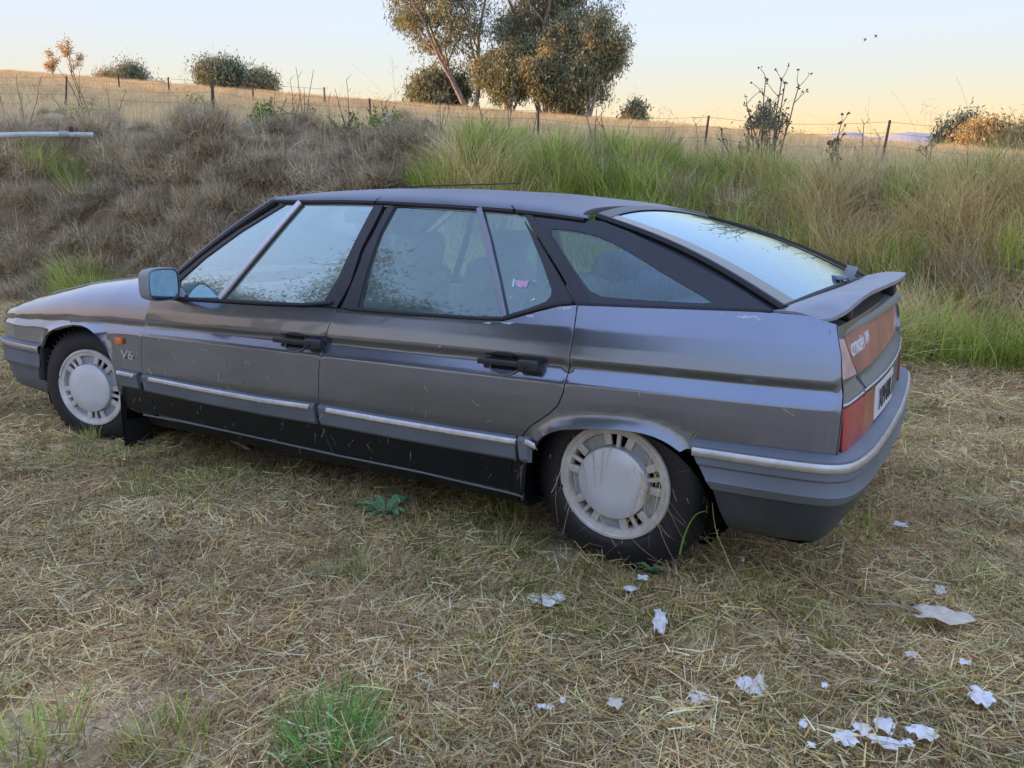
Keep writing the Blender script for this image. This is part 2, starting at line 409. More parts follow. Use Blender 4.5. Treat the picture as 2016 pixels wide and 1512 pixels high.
def resample(P, step, closed=True):
    out = []; n = len(P)
    for i in range(n if closed else n - 1):
        a, b = P[i], P[(i + 1) % n]; k = max(1, int(math.ceil(np.linalg.norm(b - a) / step)))
        for j in range(k): out.append(a + (b - a) * j / k)
    if not closed: out.append(P[-1])
    return np.array(out)
def smooth_line(P, it=2, closed=False):
    P = np.asarray(P, float)
    for _ in range(it):
        if closed:
            Q = np.roll(P, -1, 0); P = np.stack([.75 * P + .25 * Q, .25 * P + .75 * Q], 1).reshape(-1, 2)
        else:
            a, b = P[:-1], P[1:]
            m = np.stack([.75 * a + .25 * b, .25 * a + .75 * b], 1).reshape(-1, P.shape[1])
            P = np.vstack([P[:1], m, P[-1:]])
    return P
def panel(name, outline, S, out, mat, parent, res=.03, gap=.0, depth=.014, sgn=1, holes=(), res_v=None, scale=(1, 1)):
    """sheet cut to an outline on a surface S(u,v), with a returned edge; exact surface normals"""
    sca = np.array(scale, float)
    O = resample(inset(np.asarray(outline, float) * sca, gap), res)
    H = [resample(inset(np.asarray(h, float) * sca, 0), res) for h in holes]
    lo, hi = O.min(0), O.max(0)
    nx = max(2, int((hi[0] - lo[0]) / res)); ny = max(2, int((hi[1] - lo[1]) / (res_v or res)))
    gx, gy = np.meshgrid(np.linspace(lo[0], hi[0], nx + 1), np.linspace(lo[1], hi[1], ny + 1))
    G = np.stack([gx.ravel(), gy.ravel()], 1)
    m = inside(G, O)
    for h in H: m &= ~inside(G, h)
    rings = [O] + H
    for r in rings:
        m &= seg_dist(G, np.vstack([r, r[:1]])) > .35 * min(res, res_v or res)
    G = G[m]
    pts = []; edges = []
    for r in rings:
        o = len(pts); pts += r.tolist(); k = len(r); edges += [(o + i, o + (i + 1) % k) for i in range(k)]
    pts += G.tolist()
    vs, es, fs, ov, oe, of = delaunay_2d_cdt([Vector(p) for p in pts], edges, [], 0, 1e-7)
    P = np.array([tuple(v) for v in vs])
    F = np.array([f[:3] for f in fs])
    cen = P[F].mean(1)
    keep = inside(cen, O)
    for h in H: keep &= ~inside(cen, h)
    F = F[keep]
    PP = P / sca
    V = S(PP); out = np.array(out, float)
    N = surf_normal(S, PP, out)
    fn = np.cross(V[F[:, 1]] - V[F[:, 0]], V[F[:, 2]] - V[F[:, 0]])
    fl = (fn * N[F[:, 0]]).sum(1) < 0
    F[fl] = F[fl][:, ::-1]
    # boundary edges
    ec = {}
    for f in F:
        for i in range(3):
            a, b = int(f[i]), int(f[(i + 1) % 3]); ec[(a, b)] = 1
    bd = [(a, b) for (a, b) in ec if (b, a) not in ec]
    V = V.tolist(); LN = []; FF = []
    for f in F:
        FF.append(tuple(int(i) for i in f)); LN += [N[i] for i in f]
    Va = np.array(V)
    if depth:
        acc = {}
        for a, b in bd:
            t = Va[b] - Va[a]; o = np.cross(t, N[a]); o /= (np.linalg.norm(o) + 1e-12)
            acc.setdefault(a, []).append(o); acc.setdefault(b, []).append(o)
        low = {}; mid = {}
        for k, l in acc.items():
            o = np.mean(l, 0); o /= (np.linalg.norm(o) + 1e-12); acc[k] = o
            mid[k] = len(V); V.append((Va[k] - N[k] * min(.003, depth * .5) + o * .0012).tolist())
            low[k] = len(V); V.append((Va[k] - N[k] * depth).tolist())
        for a, b in bd:
            FF.append((b, a, mid[a], mid[b])); LN += [N[b], N[a], acc[a], acc[b]]
            FF.append((mid[b], mid[a], low[a], low[b])); LN += [acc[b], acc[a], acc[a], acc[b]]
    V = np.array(V); LN = np.array(LN)
    if sgn < 0:
        V[:, 1] *= -1; LN[:, 1] *= -1
        k = 0; L2 = []; F2 = []
        for f in FF:
            n = len(f); F2.append(f[::-1]); L2 += list(LN[k:k + n][::-1]); k += n
        FF = F2; LN = np.array(L2)
    return mesh_obj(name, V, FF, mat, parent, loopn=LN)
def ribbon(name, pts, prof, S, out, mat, parent, sgn=1, step=.04, cap=True):
    """profile (v across, n off the surface) swept along a line on the surface"""
    L = resample(np.asarray(pts, float), step, False)
    base = S(L); N = surf_normal(S, L, np.array(out, float))
    T = np.gradient(base, axis=0); T /= np.linalg.norm(T, axis=1)[:, None]
    B = np.cross(N, T); B /= np.linalg.norm(B, axis=1)[:, None]
    if B[len(B) // 2][2] < 0 and abs(B[len(B) // 2][2]) > .3: B = -B
    P = np.array([[base[i] + B[i] * a + N[i] * n for a, n in prof] for i in range(len(L))])
    if sgn < 0: P[..., 1] *= -1
    mb = MB(); mb.grid(P)
    if cap:
        k = len(prof); mb.F.append(tuple(range(k))); mb.F.append(tuple((len(L) - 1) * k + j for j in range(k)))
    return mb.build(name, mat, parent, sharp=30)
def flat_prof(w, h, b=.003): return [(-w / 2, -.004), (-w / 2, h - b), (-w / 2 + b, h), (w / 2 - b, h), (w / 2, h - b), (w / 2, -.004)]

OUT_Y = (0, 1, 0); OUT_X = (-1, 0, 0); OUT_Z = (0, 0, 1)
car = empty('car', (-1.4, 0, 0))
tag(car, 'dusty dark grey five-door hatchback with rear spoiler sunk low on the dry grass', 'car')

# ---- outlines traced from the photograph, laid on the surfaces
arch_f_px = [(84, 700), (85, 685), (94, 660), (115, 645), (146, 638), (174, 642), (198, 660), (219, 692), (229, 725), (237, 765)]
arch_r_px = [(1031, 985), (1033, 930), (1038, 906), (1063, 864), (1092, 847), (1130, 843), (1167, 843), (1220, 845), (1272, 852), (1313, 868), (1342, 889)]
aF = smooth_line(HS(arch_f_px), 2); aR = smooth_line(HS(arch_r_px), 2)
ARCH_F, ARCH_R = aF[4:], aR
f_edge = HS([(297, 588), (295, 592), (285, 633), (279, 667), (278, 700), (279, 725), (288, 760), (299, 785), (312, 817)])
b_edge = HS([(661, 607), (652, 628), (641, 664), (632, 697), (627, 740), (627, 780), (630, 827), (642, 862), (657, 892)])
r_edge = HS([(1136, 599), (1131, 640), (1124, 685), (1117, 739), (1109, 772), (1098, 798), (1080, 815), (1042, 841), (1025, 862), (1013, 890), (1006, 922), (1005, 967)])
sill_f = HS([(316, 822), (451, 848), (560, 872), (656, 893)])
sill_r = HS([(661, 894), (826, 927), (1003, 968)])
belt_f = HS([(297, 589), (347, 591), (500, 600), (659, 609)])
belt_r = HS([(664, 609), (800, 618), (960, 630), (990, 631), (1003, 628), (1060, 612), (1100, 602), (1135, 599)])
belt_q = HS([(1137, 600), (1250, 604), (1400, 609), (1522, 614), (1590, 620), (1647, 637)])
tail_e = HS([(1648, 640), (1657, 700), (1659, 756), (1659, 806), (1649, 889), (1644, 905)])
quart_b = HS([(1640, 907), (1500, 897), (1351, 885)])
zmin = lambda P, z: np.c_[P[:, 0], np.maximum(P[:, 1], z)]

def part_both(fn):
    for s in (1, -1): fn(s)
side = S_side()
parts = {}
def side_panels(s):
    # front door
    o = np.vstack([f_edge, sill_f, b_edge[::-1], belt_f[::-1][1:-1]])
    d = panel('front_door', o, side, OUT_Y, M['paint'], car, res=.035, res_v=.012, gap=.0025, sgn=s); parts['fd', s] = d
    # rear door
    o = np.vstack([b_edge, sill_r, r_edge[::-1], belt_r[::-1][1:-1]])
    d = panel('rear_door', o, side, OUT_Y, M['paint'], car, res=.035, res_v=.012, gap=.0025, sgn=s); parts['rd', s] = d
    # rear quarter
    o = np.vstack([belt_q, tail_e, quart_b, aR[::-1], HS([(1030, 978)]), r_edge[::-1][:-1]])
    sq = side if s > 0 else (lambda P: side(P) + np.stack([.042 * np.clip((-3.2 - P[:, 0]) / .3, 0, 1), 0 * P[:, 0], 0 * P[:, 0]], 1))
    d = panel('rear_quarter_panel', o, sq, OUT_Y, M['paint'], car, res=.035, res_v=.012, gap=.0025, sgn=s); parts['rq', s] = d
part_both(side_panels)

# front wing: section rolls over to the bonnet edge; second parameter above the crease is 0..1 scaled
ZC = A((-.75, .905), (-.5, .898), (-.25, .884), (.1, .846), (.5, .776), (.8, .713), (.92, .675), (1.0, .635))
YE = A((-.7, .655), (0, .675), (.5, .665), (.8, .63), (.92, .58), (1., .53))
def bonnet_z(x, y): return ZC(x) - .030 * (np.abs(y) / YE(x)) ** 2.2
def S_wing(P):
    x, t = P[:, 0], P[:, 1]; uc = ZUC(x)
    th = np.clip((t - uc) / .25, 0, 1)
    y0 = y_side(x, uc + .002); z0 = uc
    y2 = YE(x); z2 = bonnet_z(x, y2) - .004
    y1 = y0 - .022; z1 = z0 + (z2 - z0) * .80
    yb = (1 - th) ** 2 * y0 + 2 * th * (1 - th) * y1 + th ** 2 * y2
    zb = (1 - th) ** 2 * z0 + 2 * th * (1 - th) * z1 + th ** 2 * z2
    lowm = t <= uc
    return np.stack([x, np.where(lowm, y_side(x, np.minimum(t, uc)), yb), np.where(lowm, t, zb)], 1)
def wing(s):
    xs = np.linspace(-.60, .90, 16)
    top = np.c_[xs, ZUC(xs) + .25]
    fr = np.array([[.915, ZUC(.91) + .12], [.90, .615], [.865, .575], [.845, .52], [.80, .497], [.55, .487], [.31, .480]])
    o = np.vstack([top, fr, aF, HS([(245, 800), (270, 812), (305, 818)]), f_edge[::-1][1:-1]])
    d = panel('front_wing', o, S_wing, OUT_Y, M['paint'], car, res=.035, res_v=.012, gap=.0025, sgn=s); parts['fw', s] = d
part_both(wing)
# bonnet
def S_bon(P): return np.stack([P[:, 0], P[:, 1], bonnet_z(P[:, 0], P[:, 1])], 1)
ys = np.linspace(-1, 1, 25)
xf = np.linspace(-.58, .93, 14)
o = np.vstack([np.c_[xf, YE(xf)], np.c_[.93 + .06 * (1 - (ys[::-1] / .95) ** 2)[1:-1].clip(0), (YE(.93) * ys[::-1])[1:-1]], np.c_[xf[::-1], -YE(xf[::-1])],
               np.c_[-.58 + .22 * (1 - ys[1:-1] ** 2), YE(-.58) * ys[1:-1]]])
panel('bonnet', o, S_bon, OUT_Z, M['paint'], car, res=.06, gap=.003)
# cowl
mb = MB(); P = []
for y in np.linspace(-.72, .72, 25):
    q = 1 - (y / .72) ** 2
    P.append([(-.565 + .22 * q, y, .872 - .02 * (1 - q)), (-.66 + .22 * q, y, .882 - .02 * (1 - q)), (-.72 + .22 * q, y, .86)])
mb.grid(P).build('windscreen_cowl', M['black'], car)

# ---- dark structure inside so that shut lines and arches read black
def inner(s):
    xs = np.array([-3.5, -3.22])
    o = np.array([[-3.44, .50], [-3.43, .84], [-2.72, .84], [-2.50, .79], [-.62, .765], [-.40, .64], [-.40, .20], [-2.50, .17], [-2.46, .45], [-2.60, .53], [-3.05, .53], [-3.22, .48]])
    panel('inner_panel', o, S_side(-.035), OUT_Y, M['dark'], car, res=.08, depth=0, sgn=s)
    # wheel housings
    for cx, zc, R, y0, y1 in ((0.0, .30, .345, .42, .845), (-2.85, .27, .34, .42, .84)):
        mb = MB(); P = []
        for y in (y0, y1):
            P.append([(cx + R * math.cos(a), s * y, zc + R * math.sin(a) * (1 if cx == 0 else .70)) for a in np.linspace(-.35, math.pi + .35, 24)])
        mb.grid(P)
        # inner wall
        c = [(cx + R * math.cos(a), s * y0, zc + R * math.sin(a)) for a in np.linspace(0, 2 * math.pi, 24, endpoint=False)]
        mb.add(c, [tuple(range(24))])
        mb.build('wheel_housing', M['dark'], car, recalc=False)
part_both(inner)
mb = MB(); mb.box((-1.35, 0, .21), (3.6, 1.36, .10)); mb.box((-1.35, 0, .24), (1.85, 1.56, .12), bev=.02); mb.box((-3.22, 0, .40), (.40, 1.45, .22), bev=.03); mb.box((.55, 0, .36), (.6, 1.4, .22), bev=.03)
mb.build('floor_pan', M['dark'], car)

# ---- sills
def sills(s):
    line = np.vstack([HS([(283, 815), (360, 829)]), sill_f[1:], sill_r[1:], HS([(1029, 976)])])
    line = line[np.argsort(-line[:, 0])]
    off = np.array([[x, z - .004] for x, z in line])
    S = S_side(-.004)
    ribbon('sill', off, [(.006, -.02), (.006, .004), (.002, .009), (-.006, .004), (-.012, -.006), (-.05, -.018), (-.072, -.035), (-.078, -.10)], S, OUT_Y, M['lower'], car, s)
    ribbon('sill_edge_strip', off + [0, .001], [(-.004, .004), (-.003, .0075), (.002, .0095), (.005, .007), (.005, .004)], S, OUT_Y, M['plastic'], car, s)
part_both(sills)
# ---- darker band below the rub strip (a thin skin on each panel)
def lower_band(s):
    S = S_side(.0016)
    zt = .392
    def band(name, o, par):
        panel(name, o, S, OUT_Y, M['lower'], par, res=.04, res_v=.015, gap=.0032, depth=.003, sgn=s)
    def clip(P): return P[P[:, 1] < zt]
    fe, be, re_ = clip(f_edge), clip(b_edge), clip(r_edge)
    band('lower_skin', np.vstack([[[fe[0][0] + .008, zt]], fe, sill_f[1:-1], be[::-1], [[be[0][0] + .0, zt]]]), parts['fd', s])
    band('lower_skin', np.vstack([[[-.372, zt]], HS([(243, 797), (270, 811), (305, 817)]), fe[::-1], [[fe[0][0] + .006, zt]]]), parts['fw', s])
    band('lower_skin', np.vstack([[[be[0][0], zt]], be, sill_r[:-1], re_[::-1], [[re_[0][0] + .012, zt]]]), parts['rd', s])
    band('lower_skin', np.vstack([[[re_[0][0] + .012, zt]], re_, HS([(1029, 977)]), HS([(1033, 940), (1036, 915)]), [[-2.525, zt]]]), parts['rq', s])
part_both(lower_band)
# ---- rub strips with a bright insert
def strips(s):
    dk = [(-.046, -.004), (-.046, .009), (-.036, .016), (.026, .017), (.036, .011), (.038, -.004)]
    br = [(.012, .014), (.0135, .0205), (.020, .0235), (.028, .021), (.033, .013)]
    S = S_side()
    def strip(par, pts_px, ins):
        L = HS(pts_px); ribbon('rub_strip', L, dk, S, OUT_Y, M['plastic'], par, s)
        if ins: ribbon('bright_insert', HS(ins), br, S, OUT_Y, M['chrome'], par, s)
    strip(parts['fw', s], [(238, 741), (276, 748)], [(236, 741), (272, 748)])
    strip(parts['fd', s], [(287, 751), (400, 774), (520, 796), (624, 812)], [(301, 754), (400, 774), (520, 796), (616, 810)])
    strip(parts['rd', s], [(633, 813), (760, 836), (900, 860), (1018, 879)], [(650, 816), (760, 836), (900, 860), (1022, 880)])
    strip(parts['rq', s], [(1026, 880), (1046, 883)], [(1042, 883), (1058, 885)])
part_both(strips)

# ---- windows and pillars
fd_open = [(345, 591), (500, 599), (640, 603), (664, 606), (690, 560), (712, 488), (735, 445), (756, 404), (754, 398), (640, 397), (561, 398), (470, 452), (400, 503), (349, 546)]
g_f1 = [(352, 585), (429, 586), (512, 488), (590, 400), (566, 400), (475, 456), (404, 508), (355, 552)]
g_f2 = [(442, 588), (560, 595), (637, 597), (668, 545), (700, 475), (738, 403), (670, 401), (601, 400), (523, 490)]
rd_open = [(672, 608), (800, 618), (960, 629), (992, 629), (1060, 610), (1100, 600), (1134, 598), (1102, 540), (1060, 470), (1022, 416), (900, 409), (768, 401), (742, 448), (715, 505), (694, 556)]
g_r1 = [(710, 604), (800, 613), (930, 622), (987, 623), (975, 560), (958, 480), (940, 414), (860, 409), (781, 407), (752, 460), (728, 530)]
g_r2 = [(1001, 619), (1040, 607), (1075, 594), (1086, 582), (1087, 570), (1070, 520), (1045, 460), (1030, 428), (1018, 419), (953, 415), (968, 470), (986, 550)]
q_open = [(1140, 598), (1260, 604), (1400, 609), (1524, 612), (1440, 557), (1330, 500), (1240, 455), (1186, 434), (1110, 427), (1030, 417), (1064, 470), (1104, 535)]
q_glass = [(1169, 582), (1230, 588), (1320, 594), (1405, 598), (1395, 588), (1320, 545), (1240, 495), (1190, 468), (1140, 455), (1090, 449), (1082, 454), (1105, 490), (1140, 545)]
def glazing(s):
    fdp, rdp, rqp = parts['fd', s], parts['rd', s], parts['rq', s]
    for par, op, gl in ((fdp, fd_open, (g_f1, g_f2)), (rdp, rd_open, (g_r1, g_r2))):
        H = [HG(g) for g in gl]
        panel('window_frame', HG(op), S_glass(.004), OUT_Y, M['black'], par, res=.035, gap=.002, depth=.018, sgn=s, holes=H)
        for h in H: panel('window_glass', h, S_glass(-.002), OUT_Y, M['glass' if par is fdp else 'glass_rear_door'], par, res=.05, gap=-.008, depth=0, sgn=s)
    h = smooth_line(HG(q_glass), 1, True)
    panel('quarter_window_surround', HG(q_open), S_glass(.003), OUT_Y, M['gloss_black'], rqp, res=.04, gap=.002, depth=.018, sgn=s, holes=[h])
    panel('quarter_window_glass', h, S_glass(-.001), OUT_Y, M['quarter_glass'], rqp, res=.05, gap=-.008, depth=0, sgn=s)
    # pillar covers and seams
    panel('pillar_cover', HG([(1140, 597), (1168, 599), (1080, 452), (1046, 420), (1031, 418), (1066, 472), (1104, 534)]), S_glass(.009), OUT_Y, M['black'], rqp, res=.04, gap=.001, depth=.008, sgn=s)
    panel('pillar_cover', HG([(642, 600), (666, 606), (692, 557), (714, 488), (737, 445), (757, 404), (741, 403), (703, 475), (671, 545)]), S_glass(.009), OUT_Y, M['black'], fdp, res=.04, gap=.001, depth=.008, sgn=s)
    panel('pillar_cover', HG([(675, 607), (706, 606), (726, 530), (750, 460), (779, 406), (768, 402), (744, 448), (717, 505), (696, 556)]), S_glass(.009), OUT_Y, M['black'], rdp, res=.04, gap=.001, depth=.008, sgn=s)
    pr = flat_prof(.022, .010)
    ribbon('window_divider', HG([(436, 588), (517, 489), (594, 399)]), flat_prof(.026, .012), S_glass(.004), OUT_Y, M['silver_strip'], fdp, s)
    ribbon('window_divider', HG([(995, 625), (981, 555), (963, 475), (946, 412)]), flat_prof(.022, .012), S_glass(.004), OUT_Y, M['pillar_strip'], rdp, s)
    ribbon('window_seal', HG([(350, 588), (500, 597), (600, 601), (658, 597)]), flat_prof(.014, .013), S_glass(.004), OUT_Y, M['rubber'], fdp, s)
    ribbon('window_seal', HG([(690, 609), (800, 618), (960, 629), (994, 629), (1060, 610), (1100, 601), (1130, 598)]), flat_prof(.013, .013), S_glass(.004), OUT_Y, M['rubber'], rdp, s)
    ribbon('window_seal', HG([(1142, 600), (1260, 606), (1400, 611), (1520, 615)]), flat_prof(.013, .012), S_glass(.004), OUT_Y, M['rubber'], rqp, s)
part_both(glazing)
# drip line
drip_px = [(548, 396), (600, 397), (680, 397), (757, 399), (830, 403), (900, 407), (960, 411), (1021, 416), (1100, 425), (1183, 436)]
dr = HG(drip_px); dr = np.c_[dr[:, 0], y_glass(dr[:, 0], dr[:, 1]), dr[:, 1]]
dr = dr[np.argsort(dr[:, 0])]
DY = lambda x: np.interp(x, dr[:, 0], dr[:, 1]) + .012
DZ = lambda x: np.interp(x, dr[:, 0], dr[:, 2]) + .004
ZR = A((-2.75, 1.150), (-2.66, 1.178), (-2.5, 1.212), (-2.2, 1.245), (-1.9, 1.262), (-1.6, 1.268), (-1.35, 1.262), (-1.2, 1.246), (-1.1, 1.232), (-1.0, 1.20))
def S_roof(P, off=0.0):
    x, v = P[:, 0], P[:, 1]
    a = (1 - np.abs(v)) * math.pi / 2; a = np.maximum(a, .02)
    y = DY(x) * np.cos(a) ** .80; zc = np.maximum(ZR(x), DZ(x) + .012)
    z = DZ(x) + (zc - DZ(x)) * np.sin(a) ** .85
    return np.stack([x, np.sign(v) * y, z + off], 1)
vs_ = np.linspace(-1, 1, 41)
vb = .86
xr = np.linspace(-2.66, -1.19, 30)
def roof_main():
    vv = np.linspace(vb, -vb, 41)
    o = np.vstack([np.c_[xr[::-1] + 0 * xr, np.full(30, vb)][::-1],
                   np.c_[-1.19 + .11 * (1 - (vv / vb) ** 2), vv][1:-1], np.c_[xr[::-1], np.full(30, -vb)],
                   np.c_[-2.66 + .05 * (1 - (vv / vb) ** 2), vv][::-1][1:-1]])
    panel('roof', o, S_roof, OUT_Z, M['paint_roof'], car, res=.05, gap=.001, depth=.02)
roof_main()
def roof_bands(s):
    def strip(name, x0, x1, par, m, e0=0, e1=0):
        xs = np.linspace(x0, x1, 10)
        o = np.vstack([np.c_[xs, np.full(10, .995)], np.c_[xs[::-1] + np.linspace(e1, e0, 10), np.full(10, vb)]])
        panel(name, o, S_roof, (0, 1, .5), m, par, res=.03, gap=.0015, depth=.02, sgn=s)
    strip('door_top_frame', -1.17, -1.752, parts['fd', s], M['paint_roof'], -.02, -.02)
    strip('door_top_frame', -1.758, -2.392, parts['rd', s], M['paint_roof'], -.02, .02)
    strip('roof_side_rail', -2.398, -2.68, parts['rq', s], M['paint_roof'], .02, .0)
    xs = np.linspace(-1.17, -2.66, 30)
    for a, b, par in ((-1.17, -1.75, parts['fd', s]), (-1.76, -2.39, parts['rd', s]), (-2.40, -2.67, parts['rq', s])):
        xs = np.linspace(a, b, 12)
        MB().tube([(x, s * (DY(x) - .004), DZ(x) - .006) for x in xs], .008, 6).build('drip_rubber', M['rubber'], par)
part_both(roof_bands)
# loose length of rubber sticking out from the pillar top
p0 = at_dist(1020, 400, 1); 
pts = [np.r_[on_y(u, v, y)] for u, v, y in ((1018, 399, .575), (1030, 400, .595), (1046, 410, .615), (1062, 424, .632), (1078, 437, .645), (1094, 446, .655))]
MB().tube(pts, [.007, .009, .009, .009, .009, .009], 6, flat=.6).build('loose_rubber_strip', M['rubber'], car)
# roof aerial
MB().tube([(-1.10, 0, 1.246), (-1.14, 0, 1.262), (-1.5, 0, 1.287), (-2.02, 0, 1.288)], [.008, .006, .0035, .0025], 6).build('roof_aerial', M['black'], car)

# ---- windscreen
Pw = []
for v in np.linspace(-1, 1, 25):
    q = 1 - v * v; row = []
    for t in np.linspace(0, 1, 9):
        base = np.array([-.66 + .30 * q ** .8, .755 * v, .868 + .02 * q]); top = np.array([-1.175 + .10 * q, .60 * v, 1.195 + .033 * q])
        row.append(base + (top - base) * t + np.array([.0, 0, .02]) * math.sin(math.pi * t))
    Pw.append(row)
MB().grid(Pw).build('windscreen', M['glass'], car)
def pillars(s):
    ba, tp = np.array([-.645, s * .768, .855]), np.array([-1.185, s * .622, 1.205])
    P = [ba + (tp - ba) * t + np.array([0, 0, .016]) * math.sin(math.pi * t) for t in np.linspace(0, 1, 8)]
    MB().tube(P, .019, 8, flat=.8).build('windscreen_pillar', M['black'], car)
    P2 = [p + np.array([.010, -s * .010, .018]) for p in P]
    MB().tube(P2, .008, 6).build('windscreen_seal', M['pillar_strip'], car)
part_both(pillars)

# ---- tailgate: glass, header, frame
def TG(v, t, off=0.0):
    q = 1 - v * v
    top = np.array([-2.668 + .055 * q, .575 * v, 1.142 + .036 * q]); bot = np.array([-3.335 - .01 * q, .735 * v, .886 + .012 * q])
    p = top + (bot - top) * t + np.array([-.012, 0, .022]) * math.sin(math.pi * t)
    return p + np.array([-.35, 0, .93]) * off
tgate = None
def tg_grid(v0, v1, t0, t1, off, n=20, m=12):
    return [[TG(v, t, off) for t in np.linspace(t0, t1, m)] for v in np.linspace(v0, v1, n)]
# painted shelf below the spoiler
P = []
for y in np.linspace(-.745, .745, 41):
    c = .018 * (y / .75) ** 2 + .03 * max(0, (abs(y) - .69) / .06) ** 2
    dz = -.018 * max(0, (abs(y) - .62) / .12) ** 2
    P.append([(-3.325 + c, y, .885 + dz), (-3.40 + c, y, .862 + dz), (-3.455 + c, y, .848 + dz * .6), (-3.487 + c, y, .838 + dz * .3), (-3.502 + c, y, .825), (-3.506 + c, y, .812)])
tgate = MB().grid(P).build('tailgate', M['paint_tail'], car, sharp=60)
MB().grid(tg_grid(-.985, .985, .05, 1.0, .006, 32, 16)).build('rear_window', M['rear_glass'], tgate)
for s in (1, -1):
    MB().grid(tg_grid(s * .80, s * .992, .05, 1.0, .0085, 5, 14)).build('window_border', M['gloss_black'], tgate)
    MB().tube([TG(s * 1.0, t, .004) for t in np.linspace(.0, 1.0, 14)], .013, 6).build('tailgate_seal', M['rubber'], tgate)
    # rail between quarter window and tailgate
    MB().grid([[TG(s * 1.0, t, -.004) + np.array([0, s * w_, -.35 * w_]) for t in np.linspace(0, 1, 12)] for w_ in (-.01, .02, .045)]).build('tailgate_channel', M['rubber'], car)
MB().grid(tg_grid(-.99, .99, -.012, .06, .010, 32, 4)).build('tailgate_header', M['black'], tgate)
for k in range(9):   # heater lines
    t = .42 + .055 * k
    MB().tube([TG(v, t, .0045) for v in np.linspace(-.75, .75, 12)], .0009, 4).build('heater_line', M['lens_brown'], tgate)
# wiper-less window edge: bottom seal
MB().tube([TG(v, 1.0, .006) for v in np.linspace(-.98, .98, 24)], .009, 6).build('window_bottom_seal', M['rubber'], tgate)
# broken clear plastic housing standing at the foot of the rear window
br = on_z(1662, 545, .93)
mb = MB()
b0 = np.array([-3.355, -.20, .905])
mb.box(b0 + [0, 0, .035], (.010, .11, .055), Matrix.Rotation(.45, 3, 'Z') @ Matrix.Rotation(-.35, 3, 'Y'), .003)
mb.box(b0 + [.03, .03, .02], (.04, .07, .015), Matrix.Rotation(.45, 3, 'Z'), .003)
mb.build('high_brake_light', M['trim'], tgate)

# ---- spoiler: raised lip between two ends that blend onto the wings
yk = np.array([0, .3, .5, .58, .63, .68, .72, .745, .762])
SFx = np.interp
def spoil(y):
    a = abs(y)
    xf = np.interp(a, yk, [-3.398, -3.395, -3.385, -3.378, -3.368, -3.352, -3.335, -3.322, -3.312])
    zf = np.interp(a, yk, [.916, .916, .914, .911, .907, .900, .892, .887, .884])
    xt = np.interp(a, yk, [-3.556, -3.546, -3.533, -3.525, -3.514, -3.497, -3.478, -3.462, -3.44])
    zt = np.interp(a, yk, [.937, .936, .932, .923, .909, .890, .876, .869, .868])
    th = np.interp(a, yk, [.021, .021, .021, .021, .022, .023, .020, .014, .008])
    top = []; bot = []
    for t in np.linspace(0, 1, 9):
        x = xf + (xt - xf) * t; z = zf + (zt - zf) * t + .010 * math.sin(math.pi * t)
        h = th * (.35 + .65 * math.sin(math.pi * min(1, .15 + t * .75)))
        top.append((x, y, z)); bot.append((x, y, z - max(h, .006)))
    sk = .02 * max(0, .5 - y) / 1.26
    return [(a + sk, b, c) for a, b, c in top + bot[::-1] + [top[0]]]
P = [spoil(y) for y in np.concatenate([np.linspace(-.762, -.5, 14), np.linspace(-.45, .45, 13), np.linspace(.5, .762, 14)])]
mb = MB().grid(P)
k = len(P[0]); mb.F.append(tuple(range(k - 1))); mb.F.append(tuple((len(P) - 1) * k + j for j in range(k - 1)))
mb.build('spoiler', M['spoiler'], tgate, sharp=50)
for s in (1, -1):
    MB().box((-3.46, s * .50, .875), (.05, .05, .07), bev=.01).build('spoiler_foot', M['black'], tgate)

# ---- tail
yy = np.linspace(-.81, .81, 3)
o = np.array([[-.80, .47], [.80, .47], [.806, .64], [.80, .82], [.795, .845], [-.795, .845], [-.80, .82], [-.806, .64]])
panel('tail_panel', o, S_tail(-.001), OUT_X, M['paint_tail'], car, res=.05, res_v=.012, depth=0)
for s in (1, -1):   # rounded corner joining side and tail
    te = resample(tail_e, .02, False); P = []
    for x_, z_ in te:
        a_ = np.array([x_, float(y_side(np.array([x_]), np.array([z_]))[0]) - .002, z_]); yt = min(.797, a_[1] - .006); b_ = np.array([float(x_tail(yt, z_)), yt, z_])
        c_ = np.array([min(a_[0], b_[0]) - .004, a_[1] * .85 + b_[1] * .15, z_])
        row = []
        for t in np.linspace(0, 1, 6):
            q = (1 - t) ** 2 * a_ + 2 * t * (1 - t) * c_ + t * t * b_
            if s < 0: q = np.array([float(x_tail(-q[1], z_)) + (q[0] - float(x_tail(q[1], z_))), -q[1], z_])
            row.append(tuple(q))
        P.append(row)
    MB().grid(P).build('tail_corner', M['paint'], car, sharp=80)
